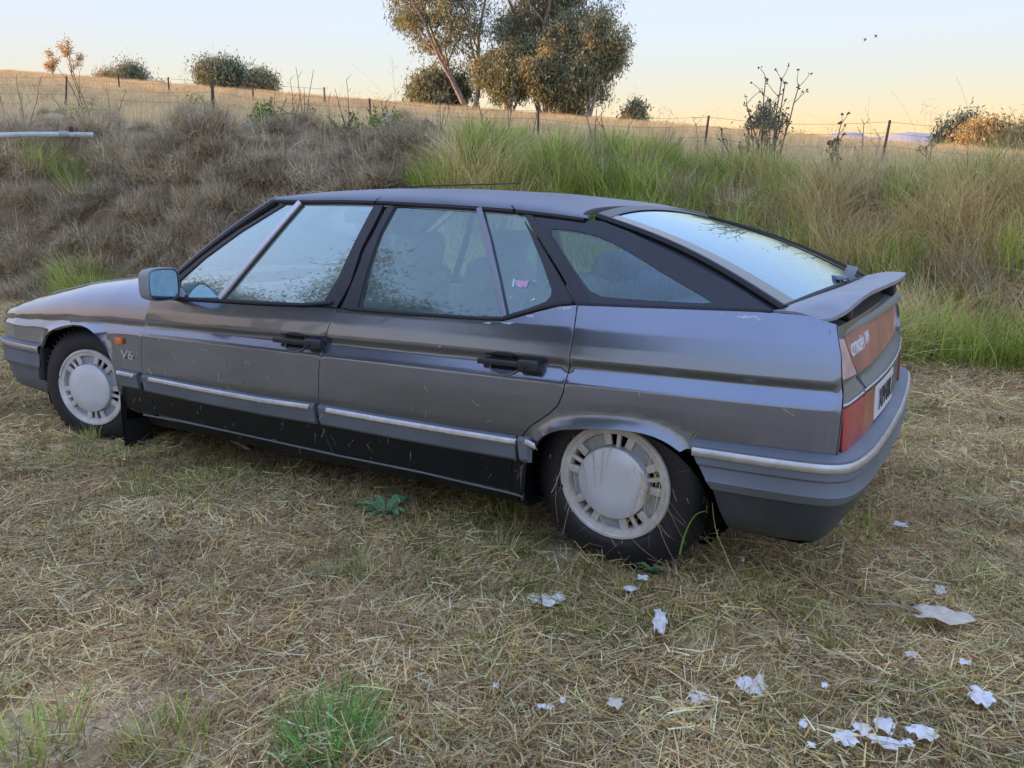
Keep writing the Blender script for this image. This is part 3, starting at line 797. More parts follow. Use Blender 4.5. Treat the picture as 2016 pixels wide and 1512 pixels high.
# red reflector on the tailgate, corner lamps, rear lamps
def mir(P): return P * [-1, 1]
red_o = np.array([[.675, .812], [.605, .74], [.53, .686], [.30, .682], [-.30, .682], [-.53, .686], [-.605, .74], [-.675, .812], [-.3, .818], [.3, .818]])
red_o = red_o[::-1]
rp = panel('tail_reflector', red_o, S_tail(.006), OUT_X, M['lens_faded'], tgate, res=.04, gap=.002, depth=.008)
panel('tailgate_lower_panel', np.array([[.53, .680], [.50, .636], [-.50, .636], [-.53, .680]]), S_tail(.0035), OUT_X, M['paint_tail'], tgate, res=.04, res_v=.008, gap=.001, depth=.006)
for s in (1, -1):
    cl = np.array([[.800, .806], [.803, .706], [.66, .695], [.548, .690], [.618, .745], [.686, .812], [.74, .815]])
    panel('corner_lamp', cl if s > 0 else mir(cl), S_tail(.0055), OUT_X, M['lens_pink'], car, res=.04, gap=.002, depth=.008)
    rl = np.array([[.797, .632], [.792, .508], [.60, .506], [.565, .632]])
    lo = panel('rear_lamp', rl if s > 0 else mir(rl), S_tail(.007), OUT_X, M['lens_red'], car, res=.04, gap=.002, depth=.009)
    rb = np.array([[.563, .634], [.598, .508], [.425, .506], [.43, .634]])
    panel('inner_lamp', rb if s > 0 else mir(rb), S_tail(.007), OUT_X, M['lens_brown'], tgate, res=.04, gap=.002, depth=.009)
    ribbon('lamp_top_strip', np.array([[s * .795, .636], [s * .58, .638]]), flat_prof(.006, .011, .001), S_tail(0), OUT_X, M['chrome'], car)
ribbon('plate_strip', np.array([[.56, .639], [-.56, .639]]), flat_prof(.006, .011, .001), S_tail(0), OUT_X, M['chrome'], tgate)
pl = np.array([[.39, .628], [.40, .522], [-.02, .522], [-.02, .628]])
plate = panel('number_plate', pl, S_tail(.005), OUT_X, M['plate'], tgate, res=.05, gap=0, depth=.004)

def text_mesh(txt, size, ext, name, mat, parent, mtx, sx=1.0, font_shear=0.0, bold=0.0):
    cu = bpy.data.curves.new('t', 'FONT'); cu.body = txt; cu.size = size; cu.extrude = ext; cu.align_x = 'CENTER'; cu.align_y = 'CENTER'
    cu.offset = bold; cu.shear = font_shear; cu.resolution_u = 3
    to = bpy.data.objects.new('t', cu); COL.objects.link(to)
    dg = bpy.context.evaluated_depsgraph_get(); dg.update()
    me = bpy.data.meshes.new_from_object(to.evaluated_get(dg)); bpy.data.objects.remove(to); bpy.data.curves.remove(cu)
    me.transform(Matrix.Diagonal((sx, 1, 1, 1))); me.transform(mtx); me.materials.clear(); me.materials.append(mat); me.name = name
    return link(name, me, parent)
def frame_mtx(o, right, up):
    r = Vector(right).normalized(); n = r.cross(Vector(up)).normalized(); u = n.cross(r)
    return Matrix(((r.x, u.x, n.x, o[0]), (r.y, u.y, n.y, o[1]), (r.z, u.z, n.z, o[2]), (0, 0, 0, 1)))
def tail_frame(y, z, off):
    x = float(x_tail(y, z)) - off; dx = (float(x_tail(y - .05, z)) - float(x_tail(y + .05, z)))
    up = Vector((float(x_tail(y, z + .02)) - float(x_tail(y, z - .02)), 0, .04))
    return frame_mtx((x, y, z), (dx, -.1, 0), up)
text_mesh('CITROËN', .052, .002, 'maker_badge', M['white'], tgate, tail_frame(.515, .765, .0085), .95, bold=.0006)
text_mesh('XM', .056, .002, 'model_badge', M['white'], tgate, tail_frame(.345, .772, .0085), .9, bold=.0006)
text_mesh('XM·00U', .098, .001, 'plate_characters', M['ink'], plate, tail_frame(.19, .574, .0075), .9, bold=.0)

# ---- bumpers
def bumper(name, path, prof, x_front, mat, parent, front=1):
    """path: plan points (x,y) left half; prof: (z, outward offset); end slanted by x_front(z)"""
    path = np.array(path); L = smooth_line(path, 3); L = resample(L, .03, False)
    full = np.vstack([L, (L[::-1] * [1, -1])[1:]])
    if front < 0: full[:, 0] += np.clip((-full[:, 1] + .62) * .032, 0, 1) * np.clip((-3.2 - full[:, 0]) / .3, 0, 1)
    T = np.gradient(full, axis=0); T /= np.linalg.norm(T, axis=1)[:, None]
    N = np.stack([T[:, 1], -T[:, 0]], 1)
    if N[len(N) // 2][0] * front < 0: N = -N
    n = len(full); P = []
    for i in range(n):
        row = []
        for z, o in prof:
            p = full[i] + N[i] * o
            e = min(i, n - 1 - i) / 18.0
            if e < 1: p = p + np.array([x_front(z) * (1 - e), 0])
            row.append((p[0], p[1], z))
        P.append(row)
    return MB().grid(P)
rpath = [(-3.135, .895), (-3.30, .893), (-3.46, .885), (-3.545, .862), (-3.578, .78), (-3.593, .62), (-3.606, .35), (-3.612, 0)]
xs_r = lambda z: np.interp(z, [.22, .377, .49], [-.115, -.07, 0])
rb = bumper('rear_bumper', rpath, [(.515, -.075), (.512, -.05), (.503, -.012), (.497, 0), (.445, .004), (.438, -.002), (.405, .002), (.398, .006), (.372, -.008), (.366, -.02)], xs_r, None, car, -1).build('rear_bumper', M['plastic'], car, sharp=35)
bumper('v', rpath, [(.376, -.016), (.36, -.022), (.30, -.04), (.245, -.075), (.215, -.13), (.20, -.25)], xs_r, None, car, -1).build('valance', M['valance'], rb, sharp=50)
bumper('c', rpath, [(.492, -.001), (.492, .006), (.487, .010), (.472, .010), (.467, .006), (.467, -.001)], lambda z: -.012, None, car, -1).build('bright_insert', M['chrome'], rb, sharp=40)
fpath = [(.30, .885), (.48, .875), (.66, .855), (.80, .82), (.90, .74), (.97, .58), (1.01, .35), (1.02, 0)]
xs_f = lambda z: np.interp(z, [.2, .37, .5], [.02, .01, 0])
fb = bumper('f', fpath, [(.50, -.05), (.50, -.01), (.494, .004), (.46, .008), (.452, .002), (.40, .004), (.388, .006), (.36, -.01)], xs_f, None, car, 1).build('front_bumper', M['plastic'], car, sharp=35)
bumper('v', fpath, [(.366, -.012), (.30, -.025), (.24, -.05), (.20, -.12), (.19, -.22)], xs_f, None, car, 1).build('valance', M['plastic'], fb, sharp=50)
bumper('c', fpath, [(.491, .0), (.491, .008), (.486, .011), (.474, .011), (.469, .007), (.469, .0)], lambda z: 0.0, None, car, 1).build('bright_insert', M['chrome'], fb, sharp=40)
for s in (1, -1):   # dark end block of the front bumper at the arch
    MB().box((.315, s * .855, .40), (.05, .06, .17), bev=.008).build('bumper_end', M['rubber'], fb)
# exhaust/tow bracket hanging below the rear bumper
MB().tube([(-3.35, .50, .25), (-3.45, .48, .22), (-3.50, .47, .20)], .026, 10).build('exhaust_pipe', M['alloy_dark'], car)
# ---- nose
def x_nose(y, z): return 0.985 - .20 * (np.abs(y) / .76) ** 2.6 - .30 * (np.asarray(z) - .50)
def S_nose(P): return np.stack([x_nose(P[:, 0], P[:, 1]), P[:, 0], P[:, 1]], 1)
nz = panel('nose_panel', np.array([[-.75, .49], [-.75, .60], [-.55, .625], [0, .64], [.55, .625], [.75, .60], [.75, .49]]), S_nose, (1, 0, 0), M['paint'], car, res=.05, depth=0)
for s in (1, -1):
    h = np.array([[.765, .512], [.765, .590], [.60, .60], [.36, .602], [.36, .512]])
    panel('headlamp', h if s > 0 else mir(h), lambda P: S_nose(P) + [.006, 0, 0], (1, 0, 0), M['lens_white'], car, res=.04, depth=.01)
panel('grille', np.array([[-.34, .515], [-.34, .60], [.34, .60], [.34, .515]]), lambda P: S_nose(P) + [.004, 0, 0], (1, 0, 0), M['black'], car, res=.05, depth=.008)
for k in range(4):
    MB().tube([(float(x_nose(y, .53 + .02 * k)) + .008, y, .53 + .02 * k) for y in np.linspace(-.33, .33, 9)], .004, 5).build('grille_bar', M['plastic'], nz)

# ---- door furniture
def handles(s):
    for par, x0, x1, z in ((parts['fd', s], -1.437, -1.683, .668), (parts['rd', s], -2.404, -2.627, .675)):
        def yy(x, z): return float(y_side(np.array([x]), np.array([z]))[0])
        mb = MB(); xm = x0 + (x1 - x0) * .63
        mb.box(((x0 + xm) / 2, s * (yy(xm, z) + .026), z), (abs(x0 - xm) + .02, .016, .020), bev=.005)
        h = mb.build('door_handle', M['black'], par)
        mb = MB(); mb.box(((xm + x1) / 2 - .004, s * (yy(xm, z) + .016), z - .002), (abs(xm - x1) - .004, .044, .040), bev=.009)
        mb.build('handle_button', M['black'], h)
        mb = MB(); mb.lathe([(0, .003), (.006, .003), (.0085, .0), (.0085, -.004)], 16, Matrix.Translation((xm - .035, s * (yy(xm, z) + .040), z - .003)) @ Matrix.Rotation(-s * math.pi / 2, 4, 'X'))
        mb.build('lock_barrel', M['rubber'], h)
        # recess cup
        xc = x0 + (x1 - x0) * .38
        cup = np.array([[xc + .062 * math.cos(a) * (1 if abs(math.cos(a)) < .8 else .97), z - .002 + .036 * math.sin(a) * (.95 if math.sin(a) > 0 else 1)] for a in np.linspace(0, 2 * math.pi, 24, endpoint=False)])
        cup = np.sign(cup - [xc, z]) * np.abs((cup - [xc, z]) / [.062, .036]) ** .7 * [.062, .036] + [xc, z]
        panel('handle_recess', cup, S_side(.0022), OUT_Y, M['gloss_black'], par, res=.02, depth=.002, sgn=s)
        ribbon('recess_lip', np.array([[xc + .058 * math.cos(a), z - .008 + .034 * math.sin(a)] for a in np.linspace(math.pi * 1.08, math.pi * 1.92, 12)]), flat_prof(.004, .006, .001), S_side(0), OUT_Y, M['pillar_strip'], par, s, step=.01)
part_both(handles)
def badges(s):
    fw = parts['fw', s]
    c = hit_side(237, 671)
    y = float(y_side(np.array([c[0]]), np.array([c[1]]))[0])
    MB().box((c[0], s * (y + .006), c[1]), (.048, .018, .030), bev=.004).build('side_repeater', M['lens_orange'], fw)
    c = hit_side(251, 699); y = float(y_side(np.array([c[0]]), np.array([c[1]]))[0])
    mt = frame_mtx((c[0], s * (y + .003), c[1]), (-s, 0, 0), (0, 0, 1))
    text_mesh('V6', .058, .002, 'engine_badge', M['silver'], fw, mt, 1.45, .1, bold=.001)
part_both(badges)
# mirrors
def mirror(s):
    r = empty('door_mirror', (-.78, s * .93, .86)); r.parent = car; r.matrix_parent_inverse = car.matrix_world.inverted()
    # housing: loft of rounded sections along x (front to glass)
    P = []
    for x, sy, sz, cy, cz in ((-.705, .03, .025, .925, .852), (-.722, .062, .050, .932, .856), (-.75, .080, .064, .937, .860), (-.80, .090, .070, .940, .862), (-.832, .092, .071, .941, .862), (-.836, .086, .064, .941, .862)):
        P.append([(x - .02 * (math.cos(a)), s * (cy + sy * math.copysign(abs(math.cos(a)) ** .55, math.cos(a))), cz + sz * math.copysign(abs(math.sin(a)) ** .55, math.sin(a))) for a in np.linspace(0, 2 * math.pi, 33)])
    mb = MB().grid(P); mb.F.append(tuple(range(32)))
    mb.build('mirror_housing', M['mirror_shell'], r, sharp=55)
    g = [(-.833 - .02 * math.cos(a), s * (.941 + .081 * math.copysign(abs(math.cos(a)) ** .5, math.cos(a))), .862 + .060 * math.copysign(abs(math.sin(a)) ** .5, math.sin(a))) for a in np.linspace(0, 2 * math.pi, 32, endpoint=False)]
    mb = MB(); mb.add(g, [tuple(range(32))]); mb.build('mirror_glass', M['mirror_glass'], r)
    # triangular foot on the wing top
    mb = MB(); P = []
    for x, yo, yi, zl, zh in ((-.56, .80, .74, .80, .835), (-.63, .842, .73, .785, .865), (-.72, .855, .745, .79, .868), (-.80, .858, .775, .795, .845), (-.84, .856, .80, .797, .815)):
        P.append([(x, s * yo, zl), (x, s * (yo * .85 + yi * .15), zl + (zh - zl) * .7), (x, s * yi, zh)])
    mb.grid(P).build('mirror_foot', M['mirror_shell'], r, sharp=70)
    MB().tube([(-.72, s * .82, .83), (-.74, s * .88, .845)], .028, 10).build('mirror_stalk', M['plastic'], r)
part_both(mirror)

# ---- wheels
def wheel(name, cx, cy, cz, steer, camber, s, spin):
    r = empty(name, (cx, s * cy, cz)); r.parent = car; r.matrix_parent_inverse = car.matrix_world.inverted()
    base = Matrix.Translation((cx, s * cy, cz)) @ Matrix.Rotation(steer, 4, 'Z') @ Matrix.Rotation(-s * math.pi / 2 + s * camber, 4, 'X') @ Matrix.Rotation(spin, 4, 'Z')
    R = .1945; T = .308
    # local z = outward
    tp = [(R - .006, -.19), (R + .01, -.195), (T - .04, -.195), (T - .008, -.17), (T, -.14), (T, -.06), (T - .006, -.035), (T - .028, -.010), (T - .060, .002), (R + .022, .006), (R + .006, .002), (R - .006, -.008)]
    mb = MB().lathe(tp, 72, base)
    mb.build('tyre', M['tyre'], r, sharp=60)
    # tread grooves as raised shoulder blocks
    mb = MB()
    for k in range(60):
        a = 2 * math.pi * k / 60
        mb.box((0, 0, 0), (.012, .005, .05), None)
        n = 8
        mt = base @ Matrix.Rotation(a, 4, 'Z') @ Matrix.Translation((T - .003, 0, -.055)) @ Matrix.Rotation(.3, 4, 'X')
        mb.V[-n:] = [tuple(mt @ Vector(v)) for v in mb.V[-n:]]
    mb.build('tread_blocks', M['tyre'], r, smooth=False)
    tag(r.children[-1], kind='stuff')
    rim = MB().lathe([(R, -.01), (R, .004), (R - .004, .009), (R - .012, .009), (R - .016, .004), (R - .030, .002), (R - .034, -.006), (R - .034, -.05)], 72, base).build('rim', M['alloy'], r, sharp=35)
    MB().lathe([(R - .03, -.045), (.02, -.045)], 40, base).build('back_plate', M['dark'], rim)
    # five recessed flat sectors and five groups of three short spokes
    for g in range(5):
        a0 = 2 * math.pi * g / 5
        MB().lathe([(R - .036, -.014), (.112, -.012)], 10, base, (a0 - .30, a0 + .30)).build('rim_sector', M['alloy_dark'], rim)
        for j, (da, wd, r0, r1) in enumerate(((.355, .026, .125, .17), (.628, .014, .112, .166), (.50, .0, 0, 0), (.895, .026, .125, .17))):
            if wd == 0: continue
            mb = MB(); a = a0 + da
            mb.box((0, 0, 0), (r1 - r0, wd, .014), None, .003)
            n = len(mb.V); mt = base @ Matrix.Rotation(a, 4, 'Z') @ Matrix.Translation(((r0 + r1) / 2, 0, -.006))
            mb.V = [tuple(mt @ Vector(v)) for v in mb.V]
            mb.build('spoke', M['alloy'], rim)
    MB().lathe([(.122, -.02), (.122, .010), (.120, .0155), (.115, .0185), (.06, .0205), (.0, .021)], 64, base).build('hub_cap', M['alloy_cap'], r, sharp=35)
    MB().box(tuple(base @ Vector((R * math.cos(1.9 + math.pi) , R * math.sin(1.9 + math.pi), .010))), (.016, .008, .012), None, .002).build('balance_weight', M['rubber'], rim)
for s in (1, -1):
    wheel('front_wheel', 0, .81, .30, .29, -.01, s, 1.0)
    wheel('rear_wheel', -2.85, .78, .30, .0, -.028, s, 1.47)
    # mud flap behind the front wheel
    P = [[(-.325, s * .70, .33), (-.325, s * .865, .34)], [(-.31, s * .70, .20), (-.31, s * .86, .20)], [(-.30, s * .70, .04), (-.30, s * .85, .035)]]
    P2 = [[(x - .012, y, z) for x, y, z in row] for row in P]
    mb = MB().grid(P).grid(P2, True)
    mb.build('mud_flap', M['rubber'], car)

# ---- cabin
def seat(x, y, w_, name, rear=False):
    r = empty(name, (x, y, .2)); r.parent = car; r.matrix_parent_inverse = car.matrix_world.inverted()
    MB().box((x + .12, y, .36), (.52, w_, .18), Matrix.Rotation(-.12, 3, 'Y'), .06).build('seat_cushion', M['fabric'], r)
    MB().box((x - .20, y, .66), (.15, w_ * .96, .60), Matrix.Rotation(-.30, 3, 'Y'), .06).build('seat_backrest', M['fabric'], r)
    if not rear:
        MB().box((x - .325, y, 1.0), (.085, w_ * .56, .17), Matrix.Rotation(-.22, 3, 'Y'), .04).build('headrest', M['fabric'], r)
    return r
seat(-1.42, .36, .50, 'front_seat'); seat(-1.42, -.36, .50, 'front_seat')
b = seat(-2.36, 0, 1.32, 'rear_bench', True)
for y in (.38, -.38): MB().box((-2.655, y, .94), (.08, .30, .17), Matrix.Rotation(-.2, 3, 'Y'), .04).build('headrest', M['fabric'], b)
d = MB(); d.box((-.62, 0, .70), (.50, 1.40, .22), Matrix.Rotation(.12, 3, 'Y'), .06); d.box((-.66, -.36, .80), (.30, .42, .08), None, .035); d.build('dashboard', M['trim'], car)
MB().lathe([(.185 + .012 * math.cos(a), .012 * math.sin(a)) for a in np.linspace(0, 2 * math.pi, 9)], 36, Matrix.Translation((-.98, -.36, .80)) @ Matrix.Rotation(-1.15, 4, 'Y')).build('steering_wheel', M['black'], car)
MB().tube([(-.80, -.36, .74), (-.97, -.36, .80)], [.03, .045], 10).build('steering_column', M['black'], car)
MB().box((-1.10, .0, 1.145), (.03, .22, .06), Matrix.Rotation(.15, 3, 'Y'), .012).build('rear_view_mirror', M['black'], car)
MB().box((-3.0, 0, .80), (.62, 1.34, .03), None, .01).build('parcel_shelf', M['trim'], car)
o = np.vstack([np.c_[np.linspace(-2.60, -1.22, 12), np.full(12, .93)], np.c_[np.linspace(-1.22, -2.60, 12), np.full(12, -.93)]])
panel('headlining', o, lambda P: S_roof(P, -.028), OUT_Z, M['headliner'], car, res=.08, depth=0)
for s in (1, -1):
    MB().box((-1.62, s * .735, .62), (1.9, .03, .30), None, .01).build('door_card', M['trim'], car)
    # rear pillar lining
    MB().grid([[(-2.72 - .40 * t, s * (.56 + .155 * t), 1.11 - .21 * t), (-2.78 - .45 * t, s * (.50 + .16 * t), 1.105 - .235 * t)] for t in np.linspace(0, 1, 6)]).build('pillar_lining', M['trim'], car)
    MB().tube([(-1.80 + .25 * 0, s * .60, 1.16), (-1.74, s * .70, .98), (-1.70, s * .76, .78)], .03, 8).build('pillar_lining', M['trim'], car)
# stickers inside the rear quarter light (left side only)
c = hit_glass(1024, 556); 
for nm, px, mt in (('pink_sticker', [(1014, 551), (1042, 553), (1039, 561), (1037, 567), (1031, 564), (1026, 567), (1021, 564), (1015, 559)], M['sticker_pink']),
                   ('blue_sticker', [(1010, 549), (1014, 549), (1012, 564), (1008, 566)], M['sticker_blue']),
                   ('torn_sticker', [(1005, 583), (1008, 587), (1004, 588)], M['sticker_blue']), ('torn_sticker', [(1053, 586), (1053, 590), (1044, 592)], M['paper'])):
    panel(nm, HG(px), S_glass(.0005), OUT_Y, mt, parts['rd', 1], res=.02, depth=0)

# flaking clear coat along the window line
def flake(u, v, wpx, hpx, seed, par):
    rs = np.random.RandomState(seed); n = 22
    px = [(u + wpx * .5 * math.cos(a) * rs.uniform(.45, 1.1), v + hpx * .5 * math.sin(a) * rs.uniform(.35, 1.15)) for a in np.linspace(0, 2 * math.pi, n, endpoint=False)]
    panel('flaking_patch', HS(px), S_side(.0006), OUT_Y, M['flake'], par, res=.02, depth=0)
M['flake'] = principled('flaked_clear_coat', (0.42, 0.45, 0.52), 0.6, 0.2, noise=.3, nscale=120)
for k, (u, v, a_, b_, pk) in enumerate(((1470, 624, 44, 9, 'rq'), (1492, 628, 18, 8, 'rq'), (1420, 618, 12, 4, 'rq'), (1112, 607, 34, 7, 'rd'), (1045, 622, 26, 5, 'rd'), (1000, 636, 30, 5, 'rd'), (960, 636, 22, 4, 'rd'), (1560, 640, 10, 4, 'rq'), (866, 682, 7, 4, 'rd'))):
    flake(u, v, a_, b_, 500 + k, parts[pk, 1])
# ================================================================ TERRAIN
T_A = np.array([.991, .134]); T_N = np.array([.134, -.991])
def as_(x, y):
    x = np.asarray(x, float); y = np.asarray(y, float) + 3.6
    return x * T_A[0] + y * T_A[1], x * T_N[0] + y * T_N[1]
def xy_(a, s):
    return a * T_A[0] + s * T_N[0], a * T_A[1] + s * T_N[1] - 3.6
_rs = np.random.RandomState(3)
_wv = [(_rs.uniform(-1, 1, 2) * f, _rs.uniform(0, 6.28), am) for f, am in ((.8, 1), (1.1, .8), (1.7, .6), (2.3, .5), (3.1, .4), (4.3, .3)) for _ in range(3)]
def wav(x, y, k=1.0):
    r = 0
    for d, ph, am in _wv: r = r + am * np.sin(k * (x * d[0] + y * d[1]) * 2 + ph)
    return r / 4.0
def sstep(t): t = np.clip(t, 0, 1); return t * t * (3 - 2 * t)
BANK = A((-60, .9), (-10, .92), (-4.2, 1.15), (1.8, 1.65), (6.3, 2.0), (12, 2.25), (60, 5.0))
def Hgt(x, y):
    x = np.asarray(x, float); y = np.asarray(y, float)
    a, s = as_(x, y); ac = np.clip(a, -45, 130)
    hb = BANK(ac)
    s2 = s + .35 * wav(x, y, .55)
    bank = hb * sstep((s2 + .1) / 2.5)
    zf = 2.45 + .095 * ac; zc = 5.90 + .119 * ac
    t1 = np.clip((s - 2.4) / 10.6, 0, 1); t2 = np.clip((s - 13) / 37, 0, 1)
    z = bank + (zf - hb) * t1 + (zc - zf) * (t2 * .85 + .15 * np.sin(t2 * math.pi / 2))
    far = np.clip(s - 51, 0, None)
    z = z - .05 * far + 0.000004 * far ** 2 * 0
    z = np.where(s > 51, np.maximum(z, -25 + 0 * z), z)
    m = sstep((s + .2) / 1.2) * (1 - sstep((s - 6) / 6))
    z = z + m * (.20 * wav(x + 3, y - 2, 1.0) + .46 * np.abs(wav(y, x + 1, 1.5)) * sstep((a + 1) / 3))
    near = 1 - sstep((s + .3) / .8)
    z = z + near * (.010 * wav(x, y, 2.2) + .004 * wav(y, x, 6.0))
    # soil heaped round the sunken front wheel, slight fall towards the photographer's left
    z = z + .055 * np.exp(-((x - .05) ** 2 / .16 + (y - .95) ** 2 / .06))
    z = z + near * .05 * sstep((x - .3) / 3.0)
    z = z - .012 * np.exp(-((x + 2.85) ** 2 / .12 + (y - .70) ** 2 / .05))
    # the ridge out of frame on the left that keeps the foreground in shade
    return z
def grow(dense_lo, dense_hi, step, lo, hi, g=1.18):
    c = list(np.arange(dense_lo, dense_hi + 1e-6, step)); d = step; v = dense_hi
    while v < hi: d *= g; v += d; c.append(min(v, hi))
    d = step; v = dense_lo
    while v > lo: d *= g; v -= d; c.insert(0, max(v, lo))
    return np.array(c)
ga = grow(-9, 16, .22, -5000, 5000); gs = grow(-6.5, 8, .16, -3000, 6000)
GA, GS = np.meshgrid(ga, gs, indexing='ij')
GX, GY = xy_(GA, GS); GZ = Hgt(GX, GY)
n1, n2 = GA.shape
idx = np.arange(n1 * n2).reshape(n1, n2)
Q = np.stack([idx[:-1, :-1], idx[1:, :-1], idx[1:, 1:], idx[:-1, 1:]], -1).reshape(-1, 4)
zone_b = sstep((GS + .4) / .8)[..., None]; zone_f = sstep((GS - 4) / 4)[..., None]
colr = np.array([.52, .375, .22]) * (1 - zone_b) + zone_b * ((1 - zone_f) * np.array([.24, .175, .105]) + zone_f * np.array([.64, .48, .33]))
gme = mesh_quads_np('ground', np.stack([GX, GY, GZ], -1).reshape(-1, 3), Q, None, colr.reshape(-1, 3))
m, nt, out = new_mat('soil_and_dry_grass')
at = node(nt, 'ShaderNodeAttribute', attribute_name='col'); tc = node(nt, 'ShaderNodeTexCoord')
na = node(nt, 'ShaderNodeTexNoise', i_Scale=3.0, i_Detail=9.0, i_Roughness=.7); nb = node(nt, 'ShaderNodeTexNoise', i_Scale=55.0, i_Detail=6.0)
nt.links.new(tc.outputs['Object'], na.inputs[0]); nt.links.new(tc.outputs['Object'], nb.inputs[0])
ra = node(nt, 'ShaderNodeMapRange'); ra.inputs[1].default_value = .3; ra.inputs[2].default_value = .7; ra.inputs[3].default_value = .6; ra.inputs[4].default_value = 1.4
rb_ = node(nt, 'ShaderNodeMapRange'); rb_.inputs[1].default_value = .3; rb_.inputs[2].default_value = .7; rb_.inputs[3].default_value = .55; rb_.inputs[4].default_value = 1.45
nt.links.new(na.outputs[0], ra.inputs[0]); nt.links.new(nb.outputs[0], rb_.inputs[0])
mm = node(nt, 'ShaderNodeMath', operation='MULTIPLY'); nt.links.new(ra.outputs[0], mm.inputs[0]); nt.links.new(rb_.outputs[0], mm.inputs[1])
mx = node(nt, 'ShaderNodeMix', data_type='RGBA', blend_type='MULTIPLY'); mx.inputs[0].default_value = 1
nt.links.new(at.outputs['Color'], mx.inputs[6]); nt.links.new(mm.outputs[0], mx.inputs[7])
bs = node(nt, 'ShaderNodeBsdfDiffuse'); nt.links.new(mx.outputs[2], bs.inputs[0])
bp = node(nt, 'ShaderNodeBump', i_Strength=.6, i_Distance=.02); nt.links.new(nb.outputs[0], bp.inputs['Height']); nt.links.new(bp.outputs[0], bs.inputs['Normal'])
nt.links.new(bs.outputs[0], out.inputs[0]); gme.materials.append(m)
tag(link('ground', gme), kind='structure')

# ridge unseen on the left, shaped to shade the foreground from the low sun
def shade_ridge(name, x0, y0, y1, h, wdt, col, axis_noise=3):
    rs = np.random.RandomState(5); nY = 40; P = []
    yy = np.linspace(y0, y1, nY); nz = np.convolve(rs.randn(nY + 8), np.ones(9) / 9, 'valid')
    for i, y in enumerate(yy):
        e = min(1, .25 + 2.2 * min(i, nY - 1 - i) / nY); top = h * e + axis_noise * nz[i]
        P.append([(x0 - wdt, y, -30), (x0 - wdt * .4, y, top * .55), (x0, y, top), (x0 + wdt * .5, y, top * .6), (x0 + wdt, y, -30)])
    o = MB().grid(P).build(name, principled(name + '_cover', col, .95, noise=.3, nscale=.02), None); tag(o, kind='structure'); return o
shade_ridge('shade_ridge', 330, -150, 330, 42.1, 90, (.12, .10, .06), .6)
# far hills, distance haze put into their pale base colour
def hills():
    rs = np.random.RandomState(11); n = 90; P = []
    pk = [(1500, 285), (1600, 276), (1640, 262), (1660, 260), (1690, 261), (1712, 271), (1735, 268), (1760, 263), (1790, 260), (1830, 263), (1870, 266), (1920, 272), (1990, 282), (2100, 276), (2250, 270), (2400, 280)]
    pu = np.array(pk, float)
    for u in np.linspace(1480, 2400, n):
        v = np.interp(u, pu[:, 0], pu[:, 1]) + rs.randn() * .5
        p = at_dist(u, v, 4200.0); b = at_dist(u, v, 3400.0); c = at_dist(u, v, 5200.0)
        P.append([(b[0], b[1], -40), ((b[0] + p[0]) / 2, (b[1] + p[1]) / 2, p[2] * .55), tuple(p), (c[0], c[1], p[2] * .4)])
    o = MB().grid(P).build('hills', principled('haze_pale_hills', (.46, .42, .40), .95, noise=.15, nscale=.004), None); tag(o, kind='structure')
hills()

# ================================================================ GRASS
def blades(base, az, lean, curve, L, wd, col, S=4, tip=.12, twist=None):
    n = len(base); lv = np.linspace(0, 1, S + 1)
    pos = np.zeros((n, S + 1, 3)); pos[:, 0] = base
    for k in range(1, S + 1):
        ph = lean + curve * ((k - .5) / S)
        st = (L / S)
        pos[:, k, 0] = pos[:, k - 1, 0] + st * np.sin(ph) * np.cos(az)
        pos[:, k, 1] = pos[:, k - 1, 1] + st * np.sin(ph) * np.sin(az)
        pos[:, k, 2] = pos[:, k - 1, 2] + st * np.cos(ph)
    tw = (np.random.uniform(-.8, .8, n) if twist is None else twist)
    sd = np.stack([-np.sin(az + tw), np.cos(az + tw), np.random.uniform(-.5, .5, n)], 1); sd /= np.linalg.norm(sd, axis=1)[:, None]
    wk = wd[:, None] * np.maximum(1 - lv[None] ** 1.8, tip) * .5
    V = np.stack([pos - sd[:, None] * wk[..., None], pos + sd[:, None] * wk[..., None]], 2)   # n,S+1,2,3
    i = (np.arange(n)[:, None] * (S + 1) + np.arange(S)[None]) * 2
    Q = np.stack([i, i + 1, i + 3, i + 2], -1).reshape(-1, 4)
    C = np.repeat(col[:, None], (S + 1) * 2, 1).reshape(-1, 3)
    return V.reshape(-1, 3), Q, C
def join(parts):
    V = []; Q = []; C = []; o = 0
    for v, q, c in parts: V.append(v); Q.append(q + o); C.append(c); o += len(v)
    return np.vstack(V), np.vstack(Q), np.vstack(C)
STRAW = np.array([.82, .62, .31]); PALE = np.array([.84, .71, .47]); BROWN = np.array([.54, .38, .22]); DARK = np.array([.25, .175, .11])
GREY = np.array([.66, .56, .42]); GREEN = np.array([.34, .52, .10]); DGREEN = np.array([.17, .25, .06]); GGREEN = np.array([.46, .46, .22]); PINK = np.array([.80, .60, .48])
WARM = np.array([1.09, 1.0, .80])
def pick(rs, n, pal):
    cs = np.array([c for c, w_ in pal]); ww = np.array([w_ for c, w_ in pal], float); ww /= ww.sum()
    c = cs[rs.choice(len(cs), n, p=ww)]
    return np.clip(c * rs.uniform(.5, 1.45, (n, 1)) * rs.uniform(.94, 1.06, (n, 3)) * WARM, 0, .88)
protos = bpy.data.collections.new('clumps')       # sources of the instanced stuff, not placed in the scene themselves
def proto(name, parts, mat=None):
    V, Q, C = join(parts)
    me = mesh_quads_np(name, V, Q, mat or M['blade'], C); o = bpy.data.objects.new(name, me)
    return o
def disc(rs, n, R): 
    r = R * np.sqrt(rs.uniform(0, 1, n)); t = rs.uniform(0, 6.283, n); return np.stack([r * np.cos(t), r * np.sin(t), np.zeros(n)], 1)
